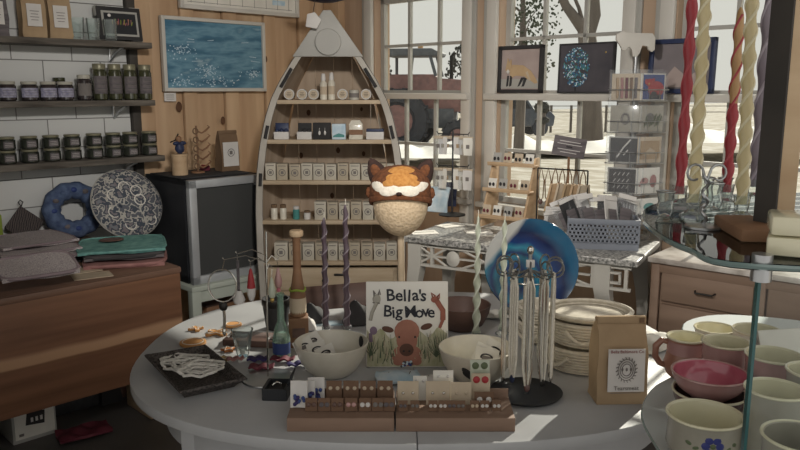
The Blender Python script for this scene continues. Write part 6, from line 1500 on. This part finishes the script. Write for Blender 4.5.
bg = kraftbag('kraft_bag', 'kraft paper bag with a white crest label at the right end of the table', 'bag', .128, .085, .225, 'kraft', duskl, p, R(2), seed=9)
# small paper bits at the front
p = TP(352, 389); m = MB(); m.box((0, 0, .001), (.10, .05, .002), 'paper'); m.build('paper_card', None, 'white paper card lying between the left bowl and the left earring tray', 'card', loc=p, rz=.35)
# ---------------------------------------------------------------- glass shelf display on the right
LZ, UZ = .90, 1.366
t = thing('glass_display', 'tall display unit of rounded glass shelves at the right edge', 'display unit', (0, 0, 0))
def smooth(P_, n=6):
    P_ = [Vector((a, b, 0)) for a, b in P_]; o = []; K = len(P_)
    for i in range(K):
        p0, p1, p2, p3 = P_[i-1], P_[i], P_[(i+1) % K], P_[(i+2) % K]
        for j in range(n):
            s_ = j/n; o.append(.5*((2*p1)+(p2-p0)*s_+(2*p0-5*p1+4*p2-p3)*s_*s_+(3*p1-p0-3*p2+p3)*s_**3))
    return [(q_.x, q_.y) for q_ in o]
def gshelf(P_, z, nm):
    P_ = smooth(P_); m = MB(); m.prism(P_, z-.008, z, 'pale_glare_glass' if z < 1 else 'shelf_glass', 'z'); o = m.build(nm, t)
    m = MB(); K = len(P_); m.tube([(x, y, z-.004) for x, y in P_], .0034, 'shelf_edge', 6, True); m.build('polished_edge', o)
mat('shelf_edge', (128, 150, 148), (104, 128, 126), .1, coat=.6)
gshelf([(.385, .79), (.345, .88), (.342, .98), (.362, 1.1), (.42, 1.22), (.55, 1.32), (.75, 1.36), (.98, 1.3), (1.04, 1.05), (1.0, .8), (.7, .77)], UZ, 'glass_shelf')
gshelf([(.36, .77), (.42, 1.0), (.47, 1.2), (.49, 1.42), (.56, 1.57), (.66, 1.68), (.74, 1.85), (.82, 2.06), (1.0, 2.12), (1.25, 1.95), (1.3, 1.4), (1.2, .8), (.8, .74)], LZ, 'glass_shelf')
m = MB(); m.box((.70, .80, (LZ+UZ)/2), (.61, .007, UZ-LZ-.009), 'shelf_glass'); vp = m.build('vertical_pane', t)
m = MB(); m.box((.3935, .80, (LZ+UZ)/2), (.0035, .0075, UZ-LZ-.009), 'glass_edge'); m.build('green_edge', vp)
m = MB(); m.cyl((.396, .80, UZ-.022), .011, .03, 'steel', n=18); m.build('clip', t)
m = MB(); m.tube([(1.02, 1.15, 0), (1.02, 1.15, UZ-.009)], .02, 'steel', 14); m.build('upright', t)
m = MB(); m.box((1.0, 1.2, .03), (.42, .5, .06), 'grey_trim', bev=.006); m.build('plinth', t)
m = MB(); m.box((1.02, 1.15, LZ-.03), (.3, .3, .02), 'steel', bev=.003); m.build('bracket', t)
# pieces on the upper shelf
p = onz(752, 243, UZ); d1 = onz(700+30, 228, UZ); 
a_ = onz(728, 232, UZ); b_ = onz(757, 249, UZ); an = math.atan2(b_.y-a_.y, b_.x-a_.x)
t = thing('wooden_post', 'square wooden post with a dark side standing on a flat wooden foot', 'post', (.484, .955, UZ+.0005), R(22))
m = MB(); m.box((-.035*math.cos(R(22)), .035*math.sin(R(22)), .008), (.115, .05, .016), 'wood_mid', (0, 0, an-R(22)), bev=.003); m.build('foot', t)
pt = MB(); pt.box((0, 0, .445), (.032, .032, .858), 'wood_light', bev=.002); pt.build('post', t)
m = MB(); m.box((-.0175, 0, .445), (.003, .033, .858), 'dark_strip'); m.box((0, .0175, .445), (.033, .003, .858), 'dark_strip'); m.build('dark_side', t)
def upc(ub, vt, label, ubase, Y, r, mt, h=None, lobes=2, tw=70, depth=.16, hl=None, **k):
    p = ony(ubase, 225, Y); p.z = UZ+.0005; hh = .036
    holder(p, hl, .019, hh)
    top = ony(ub, vt, Y).z-UZ-hh*.62 if h is None else h
    candle(label, (p.x, p.y, p.z+hh*.62+.001), r, top, mt, tw, 'tall twisted candles on the glass shelf', lobes, depth, taper=.92, **k)
upc(668, -10, 'tall bright red twisted candle, leftmost on the glass shelf', 677.5, 1.17, .0068, 'red_wax', hl='clear glass holder under the bright red candle', tw=110, lobes=2, depth=.14)
upc(699, -30, 'tall yellow twisted candle beside the bright red one', 692, 1.08, .0079, 'yellow_wax', hl='clear glass holder under the left yellow candle', tw=190, lobes=2, depth=.11, lean=-.012)
upc(745, -30, 'tall pale yellow twisted candle, rightmost of the two yellow ones', 740, 1.06, .0077, 'yellow_wax', hl='clear glass holder under the right yellow candle', tw=180, lobes=2, depth=.10, lean=-.03)
upc(734, 8, 'orange topped red twisted candle behind the right yellow candle', 724, 1.19, .0070, 'red_wax', hl='clear glass holder under the orange and red candle', tw=150, depth=.12, mat2='orange_wax', split=.49, lobes=2)
upc(768, -30, 'tall mauve twisted candle close to the wooden post', 751, 1.26, .0088, 'mauve_wax', hl='clear glass holder under the mauve candle', tw=90, lobes=2, depth=.15)
# scroll wire stand
p = ony(703, 225, 1.0); p.z = UZ+.0005
t = thing('scroll_stand', 'small twisted wire scroll stand between the candles on the glass shelf', 'stand', p)
m = MB(); m.lathe([(0, 0), (.024, 0), (.024, .003), (0, .005)], 'steel', n=20); m.build('base', t)
m = MB(); m.tube([(.004*math.sin(k*.9), .004*math.cos(k*.9), .004+k*.0035) for k in range(21)], .0022, 'steel', 6); m.build('stem', t)
for sg in (-1, 1):
    m = MB(); m.tube([(0, 0, .06)]+[(sg*(.016+.012*math.cos(R(180-30*k))*(1-.03*k)), 0, .074+.013*math.sin(R(180-30*k))*(1-.03*k)) for k in range(11)], .0018, 'steel', 6); m.build('scroll', t)
for i, (u, Y, r, h) in enumerate(((664, 1.1, .013, .036), (712, 1.17, .014, .04), (703, 1.2, .013, .045), (722, 1.27, .012, .036))):
    p = ony(u, 225, Y); t = thing('glass_vase', ('leftmost little clear glass on the upper glass shelf', 'little clear glass between the scroll stand and the orange candle', 'little clear glass behind the left yellow candle', 'little clear glass behind the orange topped candle')[i], 'glass', (p.x, p.y, UZ+.0005))
    m = MB(); m.lathe([(0, .004), (r*.7, 0), (r, h*.3), (r*.8, h*.6), (r, h), (r*.9, h), (r*.7, h*.6), (r*.85, h*.3), (0, .01)], 'clear', n=20); m.build('body', t); m = MB(); m.tube([(r*math.cos(a), r*math.sin(a), h) for a in [6.283*k/20 for k in range(20)]], .0012, 'steel', 5, True); m.build('rim', t)
for i in range(2):
    p = onz(797, 262, UZ); m = MB(); m.box((0, 0, .0115), (.075, .06, .022), 'cream', bev=.004)
    m.build('soap_block', None, ('lower', 'upper')[i]+' cream soap block of the pair at the right end of the upper glass shelf', 'soap', 'pair of soap blocks', loc=(p.x+.025, p.y+.035, UZ+.001+.0235*i), rz=R(-28+6*i))
# pottery on the lower shelf
def vessel(u, v, wpx, d, label, outm, inm, kind='mug', h=None, z0=LZ, handle=None, name='mug', flower=False, Zc=None, belly=1.0, band=None):
    Zc = d*750/wpx if Zc is None else Zc; c = onc(u, v, Zc); h = c.z-z0-.0008 if h is None else h; r = d/2
    t = thing(name, label, {'mug': 'mug', 'pottery_bowl': 'bowl'}[name], (c.x, c.y, z0+.0008))
    if kind == 'mug': P_ = [(0, 0), (r*.72*belly, 0), (r*.86*belly, h*.08), (r*.98*belly, h*.32), (r*.96, h*.6), (r*.97, h*.9), (r*1.0, h)]
    else: P_ = [(0, 0), (r*.52, 0), (r*.6, h*.1), (r*.86, h*.45), (r*.97, h*.8), (r, h)]
    m = MB(); m.lathe(P_, outm, n=44); m.build('body', t)
    w_ = .0045; I_ = [(r*1.0, h), (r*.985, h+.0016), (r-w_, h-.001)]+[(max(0, a-w_), max(b_, .006)) for a, b_ in P_[::-1][1:]]+[(0, .006)]
    m = MB(); m.lathe(I_, inm, n=44); m.build('interior', t)
    m = MB(); m.tube([(r*.992*math.cos(a), r*.992*math.sin(a), h) for a in [6.283*k/44 for k in range(44)]], .0026, 'cream' if inm != 'pinkglaze' else 'pinkout', 6, True); m.build('rim', t)
    if band: m = MB(); m.lathe([(r*.975, h*.62), (r*.985, h*.92)], band, n=44); m.build('glaze_band', t)
    if handle is not None:
        a = R(handle); n_ = Vector((math.cos(a), math.sin(a), 0)); m = MB()
        m.tube([tuple(n_*(r*k)+Vector((0, 0, h*z))) for k, z in ((.93, .86), (1.25, .90), (1.55, .74), (1.55, .48), (1.3, .3), (.95, .24))], [.0065, .0075, .008, .0075, .007, .0065], outm, 10); m.build('handle', t)
    if flower:
        m = MB(); rr = .93*r
        def onb(a, z): a = R(a); return (rr*math.cos(a), rr*math.sin(a), z)
        for k in range(6):
            b_ = k*1.047; P0 = onb(262+9*math.cos(b_), h*.60+.012*math.sin(b_)); m.ell(P0, (.0095, .003, .009), 'blue_ink', (0, 0, R(-8)), 12, 6)
        m.ell(onb(262, h*.60), (.005, .006, .005), 'leaf_ink')
        for (a0, a1) in ((248, 225), (276, 300)):
            m.tube([onb(a0+(a1-a0)*k/6, h*(.60-.1*math.sin(k*.6))) for k in range(7)], .002, 'leaf_ink', 5); m.ell(onb(a1, h*.60), (.008, .003, .005), 'leaf_ink', (0, .4, R(a1-270)), 10, 6); m.ell(onb((a0+a1)/2, h*.52), (.008, .003, .005), 'leaf_ink', (0, -.4, R((a0+a1)/2-270)), 10, 6)
        m.build('painted_flower', t)
    return t
vessel(687, 337, 38, .087, 'brown bellied mug with a side handle at the left of the lower glass shelf', 'clay', 'cream', handle=172, belly=1.14, band='pinkout')
vessel(726.5, 342, 46, .099, 'pink glazed mug with cream inside behind the pink bowl', 'pinkout', 'cream')
vessel(710, 384, 72, .140, 'dark brown bowl under the pink bowl', 'browngl', 'browngl', 'bowl', h=.06, name='pottery_bowl', Zc=1.49)
vessel(710, 374, 73, .145, 'bright pink bowl stacked on the dark brown bowl', 'pinkout', 'pinkglaze', 'bowl', h=.05, z0=.9475, name='pottery_bowl', Zc=1.49)
vessel(705, 414, 73, .130, 'cream bowl painted with a blue flower at the front of the glass shelf', 'greyglaze', 'cream', name='pottery_bowl', flower=True)
vessel(774, 355, 53, .106, 'pinkish mug with cream inside, farthest of the mugs behind the glass pane', 'pinkout', 'cream')
vessel(815, 371, 52, .095, 'pale mug cut by the right edge of the photo', 'greyglaze', 'cream', handle=40)
vessel(776, 389, 58, .100, 'grey glazed mug in the middle behind the glass pane', 'greyglaze', 'cream')
vessel(803, 437, 76, .112, 'grey glazed mug nearest at the lower right corner', 'greyglaze', 'greyglaze')
vessel(715, 328, 38, .1, 'small white bowl at the back left of the lower glass shelf', 'stoneware', 'cream', 'bowl', name='pottery_bowl', Zc=1.93)
vessel(757, 330, 46, .11, 'white bowl at the back behind the pinkish mug', 'stoneware', 'cream', 'bowl', name='pottery_bowl', Zc=1.82)
p = onz(783, 352, LZ)
c = onc(783, 318, 1.66); t = thing('folded_card', 'white folded tent card standing behind the mugs', 'card', (c.x, c.y, LZ+.0005), R(10))
m = MB(); m.box((0, -.0265, .064), (.12, .002, .135), 'paper', (R(-22), 0, 0)); m.build('front_leaf', t); m = MB(); m.box((0, .0265, .064), (.12, .002, .135), 'paper', (R(22), 0, 0)); m.build('back_leaf', t)
# ---------------------------------------------------------------- light
wd = bpy.data.worlds.new('world'); SC.world = wd; wd.use_nodes = True; nt = wd.node_tree; N = nt.nodes; L = nt.links
bg = N['Background']; tc = N.new('ShaderNodeTexCoord'); nz = N.new('ShaderNodeTexNoise'); nz.inputs['Scale'].default_value = 2.2; nz.inputs['Detail'].default_value = 5
L.new(tc.outputs['Generated'], nz.inputs['Vector']); rp = N.new('ShaderNodeValToRGB'); L.new(nz.outputs['Fac'], rp.inputs['Fac'])
rp.color_ramp.elements[0].color = lin((216, 213, 207)); rp.color_ramp.elements[1].color = lin((230, 225, 215)); L.new(rp.outputs['Color'], bg.inputs['Color']); bg.inputs['Strength'].default_value = WORLD
for i, (x, y, tgt, pw, cone) in enumerate(FILL_LAMPS):  # unseen fill lamps, fixtures included, added to brighten walls and shelves
    t = thing('fill_lamp', ('added unseen fill lamp turned to the boat shelf', 'added unseen fill lamp turned to the wall shelves', 'added unseen fill lamp turned to the windows')[i], 'lamp', (x, y, 2.598))
    d = (Vector(tgt)-Vector((x, y, 2.45))).normalized()
    m = MB(); m.lathe([(0, 0), (.05, 0), (.05, -.02), (.012, -.025), (.012, -.15), (0, -.15)], 'white_trim', n=20); m.build('mount', t)
    m = MB(); m.T = Matrix.Translation((0, 0, -.15)) @ d.to_track_quat('Z', 'Y').to_matrix().to_4x4(); m.lathe([(0, -.12), (.09, -.12), (.12, .06), (.11, .06), (.085, -.09), (0, -.09)], 'white_trim', n=26); m.build('head', t)
    ld = bpy.data.lights.new('fill_light', 'SPOT'); ld.spot_size = R(cone); ld.spot_blend = 1; ld.shadow_soft_size = .10; ld.energy = pw; ld.color = (1, .95, .88)
    lo = bpy.data.objects.new('fill_light', ld); COL.objects.link(lo); lo.parent = t; lo.location = Vector((0, 0, -.15))+d*.07; lo.rotation_euler = d.to_track_quat('-Z', 'Y').to_euler()
sd = bpy.data.lights.new('sun', 'SUN'); so = bpy.data.objects.new('sun', sd); COL.objects.link(so); sd.energy = SUN; sd.angle = R(.8); sd.color = (1, .93, .82)
az, el = R(SUNAZ), R(SUNEL); dv = Vector((math.sin(az)*math.cos(el), math.cos(az)*math.cos(el), math.sin(el))); so.rotation_euler = dv.to_track_quat('Z', 'Y').to_euler()
SC.view_settings.view_transform = 'Standard'; SC.view_settings.look = 'None'; SC.view_settings.gamma = 1; SC.view_settings.exposure = EXPO; SC.view_settings.use_curve_mapping = False
